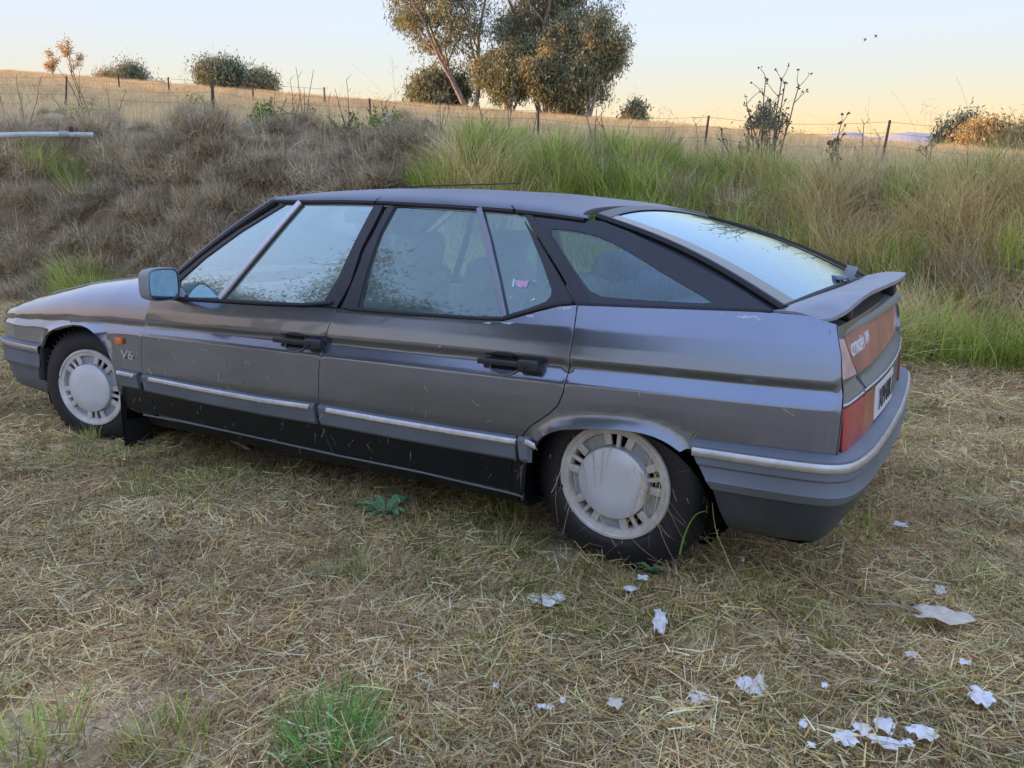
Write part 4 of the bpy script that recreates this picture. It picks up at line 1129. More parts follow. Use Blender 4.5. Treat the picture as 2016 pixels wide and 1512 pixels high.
def p_litter(seed, pal, n1=800, n2=520, R=.27):
    rs = np.random.RandomState(seed); np.random.seed(seed)
    b = disc(rs, n1, R); b[:, 2] = rs.uniform(.002, .035, n1)
    a = blades(b, rs.uniform(0, 6.28, n1), rs.uniform(1.25, 1.62, n1), rs.uniform(-.25, .45, n1), rs.uniform(.012, .13, n1) * rs.uniform(.3, 1, n1), rs.uniform(.0018, .0045, n1), pick(rs, n1, pal), 2, .4)
    b = disc(rs, n2, R)
    c = blades(b, rs.uniform(0, 6.28, n2), rs.uniform(.1, 1.1, n2), rs.uniform(0, .8, n2), rs.uniform(.012, .045, n2), rs.uniform(.0018, .0038, n2), pick(rs, n2, pal), 2, .25)
    return proto('litter', [a, c])
def p_tuft(seed, pal, n=90, R=.05, L=(.05, .14), wd=(.002, .004), lean=.7, curve=1.0):
    rs = np.random.RandomState(seed); np.random.seed(seed)
    b = disc(rs, n, R); az = np.arctan2(b[:, 1], b[:, 0]) + rs.normal(0, .7, n)
    return proto('tuft', [blades(b, az, np.abs(rs.normal(0, lean, n)).clip(0, 1.3), rs.uniform(0, curve, n), rs.uniform(*L, n), rs.uniform(*wd, n), pick(rs, n, pal), 4)])
def p_tuss(seed, pal, n=240, R=.30, L=(.30, .75), wd=(.003, .0065), lean=(.2, 1.1), curve=(.6, 2.0), S=5, mess=.9):
    rs = np.random.RandomState(seed); np.random.seed(seed)
    b = disc(rs, n, R); az = np.arctan2(b[:, 1], b[:, 0]) + rs.normal(0, mess, n); b[:, 2] = rs.uniform(-.05, .06, n) + .16 * (1 - (b[:, 0] ** 2 + b[:, 1] ** 2) / R ** 2)
    return proto('tussock', [blades(b, az, rs.uniform(*lean, n), rs.uniform(*curve, n), rs.uniform(*L, n), rs.uniform(*wd, n), pick(rs, n, pal), S)])
def scatter(name, plist, pts, rot, scl, idx, label=None):
    """one object: vertices carry the clumps"""
    c = bpy.data.collections.new('src_' + name)
    for k, o in enumerate(plist):
        o.name = '%03d_%s' % (k, name); c.objects.link(o)

    me = bpy.data.meshes.new(name); me.vertices.add(len(pts)); me.vertices.foreach_set('co', np.asarray(pts, np.float32).ravel())
    a = me.attributes.new('rot', 'FLOAT_VECTOR', 'POINT'); a.data.foreach_set('vector', np.asarray(rot, np.float32).ravel())
    a = me.attributes.new('scl', 'FLOAT_VECTOR', 'POINT')
    scl = np.asarray(scl, np.float32); scl = np.repeat(scl[:, None], 3, 1) if scl.ndim == 1 else scl
    a.data.foreach_set('vector', scl.ravel())
    a = me.attributes.new('idx', 'INT', 'POINT'); a.data.foreach_set('value', np.asarray(idx, np.int32))
    o = link(name, me); tag(o, label, kind='stuff')
    g = bpy.data.node_groups.new('scatter_' + name, 'GeometryNodeTree')
    g.interface.new_socket('Geometry', in_out='INPUT', socket_type='NodeSocketGeometry'); g.interface.new_socket('Geometry', in_out='OUTPUT', socket_type='NodeSocketGeometry')
    gi = g.nodes.new('NodeGroupInput'); go = g.nodes.new('NodeGroupOutput')
    ip = g.nodes.new('GeometryNodeInstanceOnPoints'); ci = g.nodes.new('GeometryNodeCollectionInfo')
    ci.inputs['Collection'].default_value = c; ci.inputs['Separate Children'].default_value = True; ci.inputs['Reset Children'].default_value = True
    def na_(n, t):
        q = g.nodes.new('GeometryNodeInputNamedAttribute'); q.data_type = t; q.inputs['Name'].default_value = n; return q.outputs[0]
    er = g.nodes.new('FunctionNodeEulerToRotation')
    L = g.links.new
    L(gi.outputs[0], ip.inputs['Points']); L(ci.outputs[0], ip.inputs['Instance']); ip.inputs['Pick Instance'].default_value = True
    L(na_('idx', 'INT'), ip.inputs['Instance Index']); L(na_('rot', 'FLOAT_VECTOR'), er.inputs[0]); L(er.outputs[0], ip.inputs['Rotation'])
    L(na_('scl', 'FLOAT_VECTOR'), ip.inputs['Scale']); L(ip.outputs[0], go.inputs[0])
    md = o.modifiers.new('scatter', 'NODES'); md.node_group = g
    return o
def in_view(x, y, z, mu=260, mv=200):
    q = (np.stack([x, y, z], 1) - CAM_C) @ CAM_R
    with np.errstate(divide='ignore', invalid='ignore'):
        u = 1008 + CAM_F * q[:, 0] / q[:, 2]; v = 756 + CAM_F * q[:, 1] / q[:, 2]
    return (q[:, 2] > .2) & (u > -mu) & (u < 2016 + mu) & (v < 1512 + mv), q[:, 2], u, v
def under_car(x, y, m=0.0): return (x > -3.45 - m) & (x < .85 + m) & (np.abs(y) < .70 + m)
def clear_of_wheels(x, y):
    ok = np.ones(len(x), bool)
    for cx, cy in ((0, .74), (-2.85, .70)): ok &= ~((np.abs(x - cx) < .27) & (np.abs(y - cy) < .13))
    return ok
def tilt(rs, n, nrm=.15):
    return np.stack([rs.normal(0, nrm, n), rs.normal(0, nrm, n), rs.uniform(0, 6.283, n)], 1)

rs = np.random.RandomState(21)
# -- mown ground
pal_dry = [(STRAW, 3), (PALE, 3), (BROWN, 3.5), (DARK, 1.2), (GREY, 5), (GGREEN, 1)]
pal_brn = [(STRAW, 2.5), (PALE, 1.8), (BROWN, 4.5), (DARK, 2), (GREY, 4)]
pal_mix = [(STRAW, 3), (PALE, 1), (BROWN, 2.5), (DARK, 1.5), (GGREEN, 4), (DGREEN, 2)]
lit = [p_litter(100 + k, p) for k, p in enumerate([pal_dry] * 4 + [pal_brn] * 4 + [pal_mix] * 4)]
N = 8200
x = rs.uniform(-8, 10, N); y = rs.uniform(-4.8, 2.9, N)
a_, s_ = as_(x, y); z = Hgt(x, y)
ok, dep, _, _ = in_view(x, y, z)
dist = np.hypot(x - CAM_C[0], y - CAM_C[1])
p_keep = np.clip(3.6 / np.maximum(dist, 1.2), .22, 1.0) * .62
thin = .30 + .70 * sstep((.5 * wav(y + 5, x, 2.1) + .5 * wav(x, y + 9, 4.0) + .55) / .7)
ok &= (rs.uniform(0, 1, N) < p_keep * thin * 1.15) & (s_ < .5) & ~(under_car(x, y, -.06)) & clear_of_wheels(x, y)
x, y, z, dist = x[ok], y[ok], z[ok], dist[ok]
patch = wav(x, y, 1.3) + .35 * wav(y, x, 3.5) + rs.normal(0, .25, len(x))
kind = np.where(patch > .75, 2, np.where(patch < -.25, 1, 0))
scatter('mown_grass', lit, np.stack([x, y, z - .004], 1), tilt(rs, len(x), .08), rs.uniform(.75, 1.25, len(x)) * np.clip(dist / 4, 1, 1.7), kind * 4 + rs.randint(0, 4, len(x)), 'short mown dry grass and straw litter')
# -- small standing tufts
tufts = [p_tuft(200 + k, [(STRAW, 3), (BROWN, 2), (GREY, 2), (GGREEN, 2)], 70, .05, (.03, .10), lean=.75) for k in range(4)] + \
        [p_tuft(210 + k, [(GGREEN, 5), (GREEN, 1.5), (DGREEN, 1.5), (GREY, 2)], 110, .055, (.04, .12), lean=.7) for k in range(4)]
N = 13000
x = rs.uniform(-8, 10, N); y = rs.uniform(-4.8, 2.8, N); a_, s_ = as_(x, y); z = Hgt(x, y)
ok, dep, _, _ = in_view(x, y, z); dist = np.hypot(x - CAM_C[0], y - CAM_C[1])
g = wav(x, y, 1.3) + .35 * wav(y, x, 3.5)
ok &= (s_ < .6) & ~under_car(x, y, -.08) & clear_of_wheels(x, y) & (rs.uniform(0, 1, N) < .30 + .65 * sstep((g - .05) / .6)) & (rs.uniform(0, 1, N) < np.clip(4.5 / dist, .2, 1))
x, y, z, g = x[ok], y[ok], z[ok], g[ok]
scatter('grass_tufts', tufts, np.stack([x, y, z], 1), tilt(rs, len(x), .12), rs.uniform(.45, .95, len(x)), np.where(g + rs.normal(0, .3, len(x)) > .24, 4, 0) + rs.randint(0, 4, len(x)), 'small dry and green grass tufts in the mown ground')
# -- loose straws lying about
def straws():
    N = 1700; x = rs.uniform(-7, 6, N); y = rs.uniform(-2.0, 2.8, N); z = Hgt(x, y)
    ok, dep, _, _ = in_view(x, y, z); dist = np.hypot(x - CAM_C[0], y - CAM_C[1])
    ok &= ~under_car(x, y, -.02) & clear_of_wheels(x, y) & (rs.uniform(0, 1, N) < np.clip(3.2 / dist, .1, 1)); x, y, z = x[ok], y[ok], z[ok]; n = len(x)
    np.random.seed(5)
    az = np.where(rs.uniform(0, 1, n) < .5, rs.normal(.25, .6, n), rs.uniform(0, 6.28, n))
    V, Q, C = blades(np.stack([x, y, z + rs.uniform(.02, .05, n)], 1), az, rs.uniform(1.40, 1.62, n), rs.uniform(-.12, .22, n), rs.uniform(.10, .48, n) * rs.uniform(.5, 1, n), rs.uniform(.0024, .0046, n), pick(rs, n, [(STRAW * 1.15, 4), (PALE, 3), (GREY, 1)]), 4, .6)
    tag(link('loose_straw', mesh_quads_np('loose_straw', V, Q, M['blade_big'], C)), 'long pale straws scattered over the mown ground', kind='stuff')
straws()
# -- bank: dead brown growth on the left, green and straw on the right
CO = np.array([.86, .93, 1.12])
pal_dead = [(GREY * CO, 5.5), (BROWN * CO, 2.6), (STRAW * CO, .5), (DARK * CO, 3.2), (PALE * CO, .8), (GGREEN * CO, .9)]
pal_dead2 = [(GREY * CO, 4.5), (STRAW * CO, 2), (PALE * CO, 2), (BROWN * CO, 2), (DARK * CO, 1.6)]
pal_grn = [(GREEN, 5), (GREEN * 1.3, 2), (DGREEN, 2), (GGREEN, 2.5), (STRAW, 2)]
pal_str = [(STRAW, 5), (PALE, 3), (BROWN, 2), (GREY, 1.5), (GGREEN, 1)]
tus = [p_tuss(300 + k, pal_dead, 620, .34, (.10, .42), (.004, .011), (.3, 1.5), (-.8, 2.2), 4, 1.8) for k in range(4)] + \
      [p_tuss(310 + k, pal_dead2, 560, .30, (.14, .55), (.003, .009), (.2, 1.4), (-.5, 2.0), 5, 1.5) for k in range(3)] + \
      [p_tuss(320 + k, pal_grn, 330, .26, (.28, .62), (.004, .0085), (.0, .5), (.1, 1.2)) for k in range(4)] + \
      [p_tuss(330 + k, pal_str, 300, .30, (.40, .95), (.0025, .005), (.1, .8), (.4, 1.7), 6) for k in range(3)]
N = 5000
a_ = rs.uniform(-9, 19, N); s_ = rs.uniform(-.35, 9.5, N) ; x, y = xy_(a_, s_); z = Hgt(x, y)
ok, dep, u, v = in_view(x, y, z, 300, 100)
dens = np.where(s_ < 3.2, .75, .42); ok &= rs.uniform(0, 1, N) < dens
x, y, z, a_, s_, u, v, dep = [q[ok] for q in (x, y, z, a_, s_, u, v, dep)]; n = len(x)
gn = .5 * wav(x, y, .9) + rs.normal(0, .22, n); gr_ = .32 * wav(x, y, .9) + rs.normal(0, .34, n)
kd = np.zeros(n, int)
left = a_ > 1.2 + .8 * wav(y, x, .7)
# left bank: dead growth, green at the foot and a little along the top
grn_l = (s_ < .25) & (gn > -.10) | (s_ > 4.5) & (gn > .55) | (gn > .85)
kd_left = np.where(grn_l, 2, np.where(gn + .12 * (s_ - 2.0) > .12, 1, 0))
# right bank: green top and foot, straw arching over the face
band = np.abs(s_ - 2.2) / 1.4
str_r = gr_ + .55 * np.exp(-((a_ + 4.6) / 2.2) ** 2) - .25 * (s_ > 2.6) * (a_ > -3) - .12 * (s_ < 1.0) > .36
kd_right = np.where(str_r, 3, np.where(gr_ < -.42, 1, 2))
kd_right = np.where((s_ > 6.5) & (gn > -.2), 3, kd_right)
kd = np.where(left, kd_left, kd_right)
base = np.array([0, 4, 7, 11]); cnt = np.array([4, 3, 4, 3])
idx = base[kd] + (rs.uniform(0, 1, n) * cnt[kd]).astype(int)
scl = rs.uniform(.65, 1.15, n); scl = np.where(kd == 2, rs.uniform(.5, 1.05, n), scl)
scl = scl * np.where(s_ > 2.4, np.clip(.80 - .05 * (s_ - 2.4), .5, 1), 1.0)
scl = scl * np.where(left & (kd < 2), .82, 1.0)
# lean with the slope a little
rot = tilt(rs, n, .18)
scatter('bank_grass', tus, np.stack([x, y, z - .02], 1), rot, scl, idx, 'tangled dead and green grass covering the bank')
# -- the paddock beyond the fence
fld = [p_tuss(400 + k, [(PINK, 5), (STRAW, 2), (PALE, 2), (BROWN, .8)], 110, .42, (.22, .50), (.006, .012), (.0, .5), (.1, .8), 3) for k in range(4)]
N = 17000
a_ = rs.uniform(-26, 105, N); s_ = 7.5 + 45 * rs.uniform(0, 1, N) ** .9; s_[: N // 4] = rs.uniform(44, 52.5, N // 4)
x, y = xy_(a_, s_); z = Hgt(x, y); ok, dep, u, v = in_view(x, y, z, 260, 100)
x, y, z, s_ = x[ok], y[ok], z[ok], s_[ok]; n = len(x)
scatter('paddock_grass', fld, np.stack([x, y, z - .03], 1), tilt(rs, n, .1), rs.uniform(.6, 1.05, n), rs.randint(0, 4, n), 'dry standing grass of the paddock up to the crest')
# -- tall thin seed grasses along the bank top
def seed_grass():
    n = 900; np.random.seed(8)
    a_ = rs.uniform(-8, 17, n); s_ = rs.normal(4.5, 2.2, n).clip(.8, 11); x, y = xy_(a_, s_); z = Hgt(x, y)
    V, Q, C = blades(np.stack([x, y, z], 1), rs.uniform(0, 6.28, n), np.abs(rs.normal(0, .16, n)), rs.uniform(0, .7, n), rs.uniform(.45, 1.0, n) * np.clip(1.25 - .09 * s_, .5, 1), rs.uniform(.003, .006, n), pick(rs, n, [(STRAW, 3), (PALE, 2), (BROWN, 2), (GREY, 2)]), 6, .5)
    # drooping seed branches at the tips
    tips = V.reshape(n, 7, 2, 3)[:, 5:, 0].reshape(-1, 3); k = 5; B = np.repeat(tips[::1], k, 0) + rs.normal(0, .03, (len(tips) * k, 3)); mN = len(B)
    W2 = blades(B, rs.uniform(0, 6.28, mN), rs.uniform(.4, 1.6, mN), rs.uniform(.3, 1.4, mN), rs.uniform(.04, .13, mN), rs.uniform(.003, .007, mN), pick(rs, mN, [(STRAW, 3), (PALE, 2)]), 2, .5)
    V, Q, C = join([(V, Q, C), W2])
    tag(link('seed_grass', mesh_quads_np('seed_grass', V, Q, M['blade_big'], C)), 'tall thin seeding grass along the top of the bank', kind='stuff')
seed_grass()
# -- long bent straws over the right bank
def bent():
    n = 1100; np.random.seed(9)
    a_ = np.where(rs.uniform(0, 1, n) < .7, rs.normal(-4.8, 1.9, n), rs.uniform(-8, 15, n)); s_ = rs.uniform(.2, 5.5, n); x, y = xy_(a_, s_); z = Hgt(x, y)
    V, Q, C = blades(np.stack([x, y, z + .1], 1), rs.uniform(0, 6.28, n), rs.uniform(.1, 1.0, n), rs.uniform(.5, 1.9, n), rs.uniform(.6, 1.4, n), rs.uniform(.003, .006, n), pick(rs, n, [(STRAW, 4), (PALE, 3), (BROWN, 1)]), 8, .5)
    tag(link('bent_straw', mesh_quads_np('bent_straw', V, Q, M['blade_big'], C)), 'long bent straw stems arching over the bank', kind='stuff')
bent()
# ================================================================ TREES
def leaf_quads(rs, centers, per, sig, L, wd, pal, droop=.8):
    n = len(centers) * per
    c = np.repeat(centers, per, 0) + rs.normal(0, 1, (n, 3)) * np.asarray(sig)
    d = rs.normal(0, 1, (n, 3)); d[:, 2] -= droop * 1.6; d /= np.linalg.norm(d, axis=1)[:, None]
    e = np.cross(d, rs.normal(0, 1, (n, 3))); e /= (np.linalg.norm(e, axis=1)[:, None] + 1e-9)
    l = rs.uniform(*L, n)[:, None]; w_ = rs.uniform(*wd, n)[:, None]
    V = np.stack([c, c + d * l * .45 + e * w_ * .5, c + d * l, c + d * l * .45 - e * w_ * .5], 1).reshape(-1, 3)
    Q = np.arange(n * 4).reshape(n, 4)
    cl = pick(rs, n, pal) / WARM * np.repeat(rs.uniform(.75, 1.25, (len(centers), 1)), per, 0)
    return V, Q, np.repeat(cl, 4, 0)
OLIVE = np.array([.22, .26, .17]); OLIVE2 = np.array([.33, .33, .20]); GOLD = np.array([.44, .30, .11]); DOL = np.array([.13, .145, .08])
pal_gum = [(OLIVE, 5), (OLIVE2, 3), (GOLD, .6), (DOL, 2)]
pal_warm = [(OLIVE2, 4), (GOLD, 2), (OLIVE, 3)]
pal_bush = [(DOL, 1.5), (OLIVE, 5), (OLIVE2, 3)]
def tree(name, base, h, spread, stems, seed, pal, label, group=None, bark='bark', leaf=(.22, .45), lw=(.05, .10), per=34, crown_lo=.35, sig=.45, r0=None, droop=.8, depth=3, limbs=(4, 6), cat='tree', origin=None):
    """stems: list of (dx, dy) horizontal reach of each main stem as a share of h"""
    rs = np.random.RandomState(seed); base = np.array(base, float)
    root = empty(name, base); tag(root, label, cat, group)
    wood = MB(); tips = []
    r0 = r0 or h * .022
    def branch(p, d, L, r, dep):
        k = 5; pts = [p]; dd = d / np.linalg.norm(d)
        for i in range(k):
            dd = dd + rs.normal(0, .13, 3) + np.array([0, 0, .05 if dep < 2 else -.02]); dd /= np.linalg.norm(dd)
            pts.append(pts[-1] + dd * L / k)
        rr = np.linspace(r, r * (.45 if dep < depth else .25), k + 1)
        wood.tube(pts, rr, 6 if dep < 2 else 4, cap=False)
        if dep >= depth:
            for i in range(2, k + 1): tips.append(pts[i])
            return
        nb = rs.randint(*limbs)
        for j in range(nb):
            f = rs.uniform(crown_lo if dep == 0 else .3, 1.0) * k; i = min(int(f), k - 1); q = pts[i] + (pts[i + 1] - pts[i]) * (f - i)
            az = rs.uniform(0, 6.283); up = rs.uniform(.15, .9) if dep < 2 else rs.uniform(-.35, .6)
            nd = np.array([math.cos(az) * spread, math.sin(az) * spread, up]); nd = nd / np.linalg.norm(nd) + dd * .45
            branch(q, nd, L * rs.uniform(.42, .62), rr[i] * .55, dep + 1)
        branch(pts[-1], dd, L * .5, rr[-1], dep + 1)
    for dx, dy in stems:
        branch(base + np.array([dx, dy, 0]) * h * .04, np.array([dx, dy, 1.0]), h * .62 * rs.uniform(.9, 1.1), r0 * rs.uniform(.75, 1.1), 0)
    o = wood.build('trunk', M[bark], root, recalc=False, sharp=180)
    V, Q, C = leaf_quads(rs, np.array(tips), per, (sig, sig, sig * .9), leaf, lw, pal, droop)
    me = mesh_quads_np('crown', V, Q, M['leaf'], C, smooth=False); link('crown', me, root)
    return root
def crest_pt(u, s_t, v=220):
    r = ray(u, v); h = math.hypot(r[0], r[1]); d = r[:2] / h
    lo, hi = 1.0, 400.0
    for _ in range(60):
        m_ = (lo + hi) / 2; p = CAM_C[:2] + d * m_
        if as_(p[0], p[1])[1] < s_t: lo = m_
        else: hi = m_
    p = CAM_C[:2] + d * lo; return np.array([p[0], p[1], float(Hgt(p[0], p[1])) - .1]), lo
RIGHT = np.array([-.851, -.525])                      # image right on the ground
def T(u, s_t, hpx, wpx, **kw):
    p, D = crest_pt(u, s_t); sc_ = D / CAM_F
    return p, hpx * sc_
def st(*fr): return [(RIGHT[0] * f + g * .5, RIGHT[1] * f + g * .8) for f, g in fr]
CL = 'gum trees of the clump on the crest'
p, h = T(930, 50, 300, 0); tree('gum_tree', p, h, 1.0, st((-.55, .05), (-.22, .1), (.10, -.1)), 41, pal_gum, 'tall pale-trunked gum tree on the crest, its open crown leaning towards the round bush', CL, per=18, crown_lo=.20, sig=.32, limbs=(3, 5), leaf=(.22, .45))
p, h = T(1075, 53, 300, 0); tree('gum_tree', p, h, 1.0, st((.16, .05), (-.25, .1), (.42, 0), (-.05, -.1)), 42, pal_gum, 'large gum tree in the middle of the clump with dark heavy foliage', CL, per=13, crown_lo=.18, sig=.32, limbs=(3, 5), leaf=(.22, .45))
p, h = T(1000, 54, 265, 0); tree('gum_tree', p, h, 1.0, st((-.15, .05), (.12, .1)), 50, pal_gum, 'gum tree standing behind and between the two tallest gum trees', CL, per=13, crown_lo=.15, sig=.34, limbs=(3, 5), leaf=(.22, .45))
p, h = T(1155, 50, 175, 0); tree('gum_tree', p, h, .85, st((.10, .05), (.28, -.05), (-.2, .1)), 43, pal_warm, 'slender many-stemmed gum tree at the edge of the clump, next to the small round trees', CL, per=14, crown_lo=.30, sig=.34, leaf=(.2, .4), limbs=(4, 5))
p, h = T(1005, 49, 120, 0); tree('young_gum', p, h, 1.0, st((.0, .1), (.35, 0), (-.35, 0)), 44, pal_gum, 'bushy young gum filling the space between the two tallest gum trees', None, per=10, crown_lo=.1, sig=.36, limbs=(4, 6))
p, h = T(1085, 48.5, 105, 0); tree('young_gum', p, h, .8, st((.1, .1), (-.2, 0), (.35, 0)), 46, pal_warm, 'golden lit young gum in front of the large gum tree', None, per=14, crown_lo=.10, sig=.30)
p, h = T(1128, 49.5, 60, 0); tree('young_gum', p, h, .9, st((.3, .1), (-.3, 0)), 49, pal_warm, 'low golden scrub between the large gum and the slender gum', None, per=26, crown_lo=.10, sig=.26, depth=2)
p, h = T(868, 51, 62, 0); tree('bush', p, h, 1.3, st((-.6, 0), (.1, .1), (.7, 0), (-1.2, .0)), 45, pal_bush, 'dense dark green bush at the foot of the pale-trunked gum tree', None, 'bark_dark', per=60, crown_lo=.1, sig=.5, cat='bush', depth=2)
p, h = T(1245, 53, 52, 0); tree('small_tree', p, h, .9, st((0, 0), (.3, 0)), 47, pal_warm, 'small golden tree just beyond the clump of gums', None, per=26, crown_lo=.2, sig=.32, depth=2)
p, h = T(1303, 54, 18, 0); tree('small_tree', p, h, 1.0, st((0, 0),), 48, pal_gum, 'tiny round tree low on the crest past the clump of gums', None, 'bark_dark', per=24, crown_lo=.2, sig=.2, depth=2, leaf=(.12, .25))
p, h = T(440, 51, 48, 0); tree('bush', p, h, 1.3, st((-.5, .1), (.1, 0), (.6, 0)), 51, pal_bush, 'round drooping olive-green bush standing alone on the crest', None, 'bark_dark', per=60, crown_lo=.15, sig=.6, cat='bush', depth=2)
p, h = T(512, 52, 38, 0); tree('bush', p, h, 1.2, st((0, .1), (.5, 0)), 52, pal_warm, 'lighter loose bush growing against the round drooping bush', None, 'bark_dark', per=34, crown_lo=.15, sig=.55, cat='bush', depth=2)
p, h = T(265, 57, 34, 0); tree('bush', p, h, 1.3, st((-.3, .1), (.3, 0)), 53, pal_bush, 'low dark bush half hidden behind the crest', 'low bushes behind the crest', 'bark_dark', per=50, crown_lo=.15, sig=.65, cat='bush', depth=2)
p, h = T(213, 57, 28, 0); tree('bush', p, h, 1.0, st((0, .1), ), 54, pal_warm, 'small yellowish bush beside the low dark bush', 'low bushes behind the crest', 'bark_dark', per=50, crown_lo=.15, sig=.55, cat='bush', depth=2)
p, h = T(318, 57, 14, 0); tree('bush', p, h, 1.3, st((0, .1), (.5, 0)), 55, pal_bush, 'very low pale scrub between the two dark bushes', 'low bushes behind the crest', 'bark_dark', per=34, crown_lo=.15, sig=.4, cat='bush', depth=2)
p, h = T(1505, 54, 58, 0); tree('small_tree', p, h, .9, st((-.3, 0), (.3, 0)), 56, pal_warm, 'small sunlit tree seen through the tall branching weed', None, per=16, crown_lo=.25, sig=.34, depth=2)
p, h = T(1890, 55, 72, 0); tree('gum_tree', p, h, .9, st((-.3, 0), (.3, 0)), 57, pal_gum, 'dark round-topped gum tree at the far end of the paddock', None, per=30, crown_lo=.3, sig=.40, depth=2)
p, h = T(1955, 51, 58, 0); tree('sunlit_bush', p, h, 1.3, st((-.9, 0), (.0, .1), (.8, 0)), 58, [(GOLD, 4), (OLIVE2, 2), (STRAW * .6, 2)], 'wide bush glowing orange in the last sun in front of the dark gum', None, per=34, crown_lo=.1, sig=.5, cat='bush', depth=2)
p, h = T(2035, 52, 75, 0); tree('sunlit_tree', p, h, 1.0, st((-.3, 0), (.3, 0)), 59, [(GOLD, 4), (OLIVE2, 2)], 'thin orange tree beyond the wide glowing bush', None, per=22, crown_lo=.25, sig=.45, depth=2)
for k, (u, hp) in enumerate(((112, 48), (150, 62))):
    p, h = T(u, 47, hp, 0); tree('sapling', p, h, .45, st((0, 0),), 60 + k, [(GOLD, 3), (STRAW * .7, 2)], ['short', 'taller'][k] + ' thin brown sapling standing on the crest near the leaning post', 'saplings on the crest', 'bark_dark', per=10, crown_lo=.35, sig=.16, leaf=(.10, .2), cat='sapling', depth=2)
# trees behind the photographer, seen in the side windows
tree('gum_tree', (12.0, 12.5, 0), 10.8, .9, [(.1, .05), (-.2, .1), (.25, -.1)], 71, pal_gum, 'tall gum tree behind the photographer mirrored in the front door window', None, per=130, crown_lo=.3, sig=.42, limbs=(4, 5), leaf=(.12, .24), lw=(.025, .05))
tree('gum_tree', (7.0, 19.0, 0), 9.8, 1.0, [(.2, .05), (-.2, .1)], 72, pal_gum, 'broad gum tree behind the photographer mirrored in the rear door window', None, per=150, crown_lo=.25, sig=.48, limbs=(4, 5), leaf=(.12, .24), lw=(.025, .05))

# ================================================================ FENCE
fence = empty('wire_fence', crest_pt(1060, 13)[0]); tag(fence, 'old wire fence on leaning steel posts along the edge of the dry paddock', 'fence')
posts = []
for u, lean_, hh, wood_ in ((2330, 0, 1.15, 0), (1742, -.10, 1.10, 0), (1388, -.08, 1.0, 0), (1060, 0, .95, 0), (730, .02, 1.0, 0), (421, .0, 1.25, 1), (128, -.12, 1.2, 0), (-180, 0, 1.2, 0), (-520, 0, 1.2, 0)):
    b, D = crest_pt(u, 13.0); t = b + np.array([RIGHT[0] * -lean_ * hh * 1.2, RIGHT[1] * -lean_ * hh * 1.2, hh + .1])
    posts.append((b, t)); mb = MB()
    mb.tube([b - [0, 0, .2], (b + t) / 2, t], [.055, .052, .05] if wood_ else [.032, .030, .028], 7 if wood_ else 5)
    mb.build('post', M['wood_post' if wood_ else 'post'], fence)
for f in (.30, .55, .78, .97):
    pts = []
    for (b0, t0), (b1, t1) in zip(posts[:-1], posts[1:]):
        for k in range(6):
            q = k / 6; pts.append(b0 + (t0 - b0) * f + ((b1 + (t1 - b1) * f) - (b0 + (t0 - b0) * f)) * q - np.array([0, 0, .10 * math.sin(math.pi * q)]))
    MB().tube(pts, .0032, 4).build('wire', M['wire'], fence)
fence2 = empty('far_fence', crest_pt(290, 30)[0]); tag(fence2, 'far row of thin dark posts with one wire just below the crest', 'fence')
pp = []
for u in (239, 336, 500, 640):
    b, D = crest_pt(u, 34.0); t = b + np.array([0, 0, 1.25]); pp.append(t)
    MB().tube([b - [0, 0, .2], t], [.06, .05], 5).build('post', M['wood_post'], fence2)
MB().tube([p_ - np.array([0, 0, .1]) for p_ in pp], .008, 4).build('wire', M['wire'], fence2)

# ================================================================ WEEDS, STUMP, PIPE
def weed(u, s_t, hpx, nst, spread, seed, label, group=None, dark=True, heads=1.0, lean=0.0, name='dried_weed', leafy=False):
    b, D = crest_pt(u, s_t, 300); h = hpx * D / CAM_F; rs = np.random.RandomState(seed)
    root = empty(name, b); tag(root, label, 'weed', group)
    stm = MB(); hd = MB()
    def head(p, r):
        for _ in range(3):
            c = p + rs.normal(0, r * .8, 3); q = [c + np.array(v) * r * rs.uniform(.6, 1.2) for v in ((1, 0, 0), (-1, 0, 0), (0, 1, 0), (0, -1, 0), (0, 0, 1), (0, 0, -1))]
            hd.add(q, [(0, 2, 4), (2, 1, 4), (1, 3, 4), (3, 0, 4), (2, 0, 5), (1, 2, 5), (3, 1, 5), (0, 3, 5)])
    for k in range(nst):
        f = rs.normal(0, spread) + lean; g = rs.normal(0, spread * .7); hh = h * rs.uniform(.55, 1.0) if k else h
        pts = [b + np.array([rs.normal(0, .03), rs.normal(0, .03), -.05])]; d = np.array([RIGHT[0] * f, RIGHT[1] * f + g, 1.0])
        d /= np.linalg.norm(d)
        for i in range(7):
            d = d + rs.normal(0, .06, 3); d /= np.linalg.norm(d); pts.append(pts[-1] + d * hh / 7)
        stm.tube(pts, np.linspace(.010, .0045, 8) * (1 + h * .25), 4, cap=False)
        if heads > 0: head(pts[-1], .014 * heads)
        for i in range(3, 8):
            for _ in range(rs.randint(1, 3) if heads > 0 else rs.randint(0, 2)):
                az = rs.uniform(0, 6.283); dd = np.array([math.cos(az) * .7, math.sin(az) * .7, rs.uniform(.5, 1.1)]); dd /= np.linalg.norm(dd)
                L = hh * rs.uniform(.06, .20); e = pts[i] + dd * L; m_ = pts[i] + dd * L * .5 + rs.normal(0, .01, 3)
                stm.tube([pts[i], m_, e], [.0055, .0045, .003], 3, cap=False)
                if heads > 0: head(e, .011 * heads)
    stm.build('stem', M['stalk' if dark else 'stalk_pale'], root, recalc=False)
    if hd.V: tag(hd.build('seed_heads', M['seed' if dark else 'stalk_pale'], root, smooth=False), kind='stuff')
    return root
weed(1508, 4.2, 215, 13, .16, 81, 'tall dark branching weed with many dried seed heads, biggest on the bank', heads=1.25)
weed(1470, 4.6, 120, 8, .2, 82, 'shorter dried weed growing beside the biggest branching weed', heads=1.0)
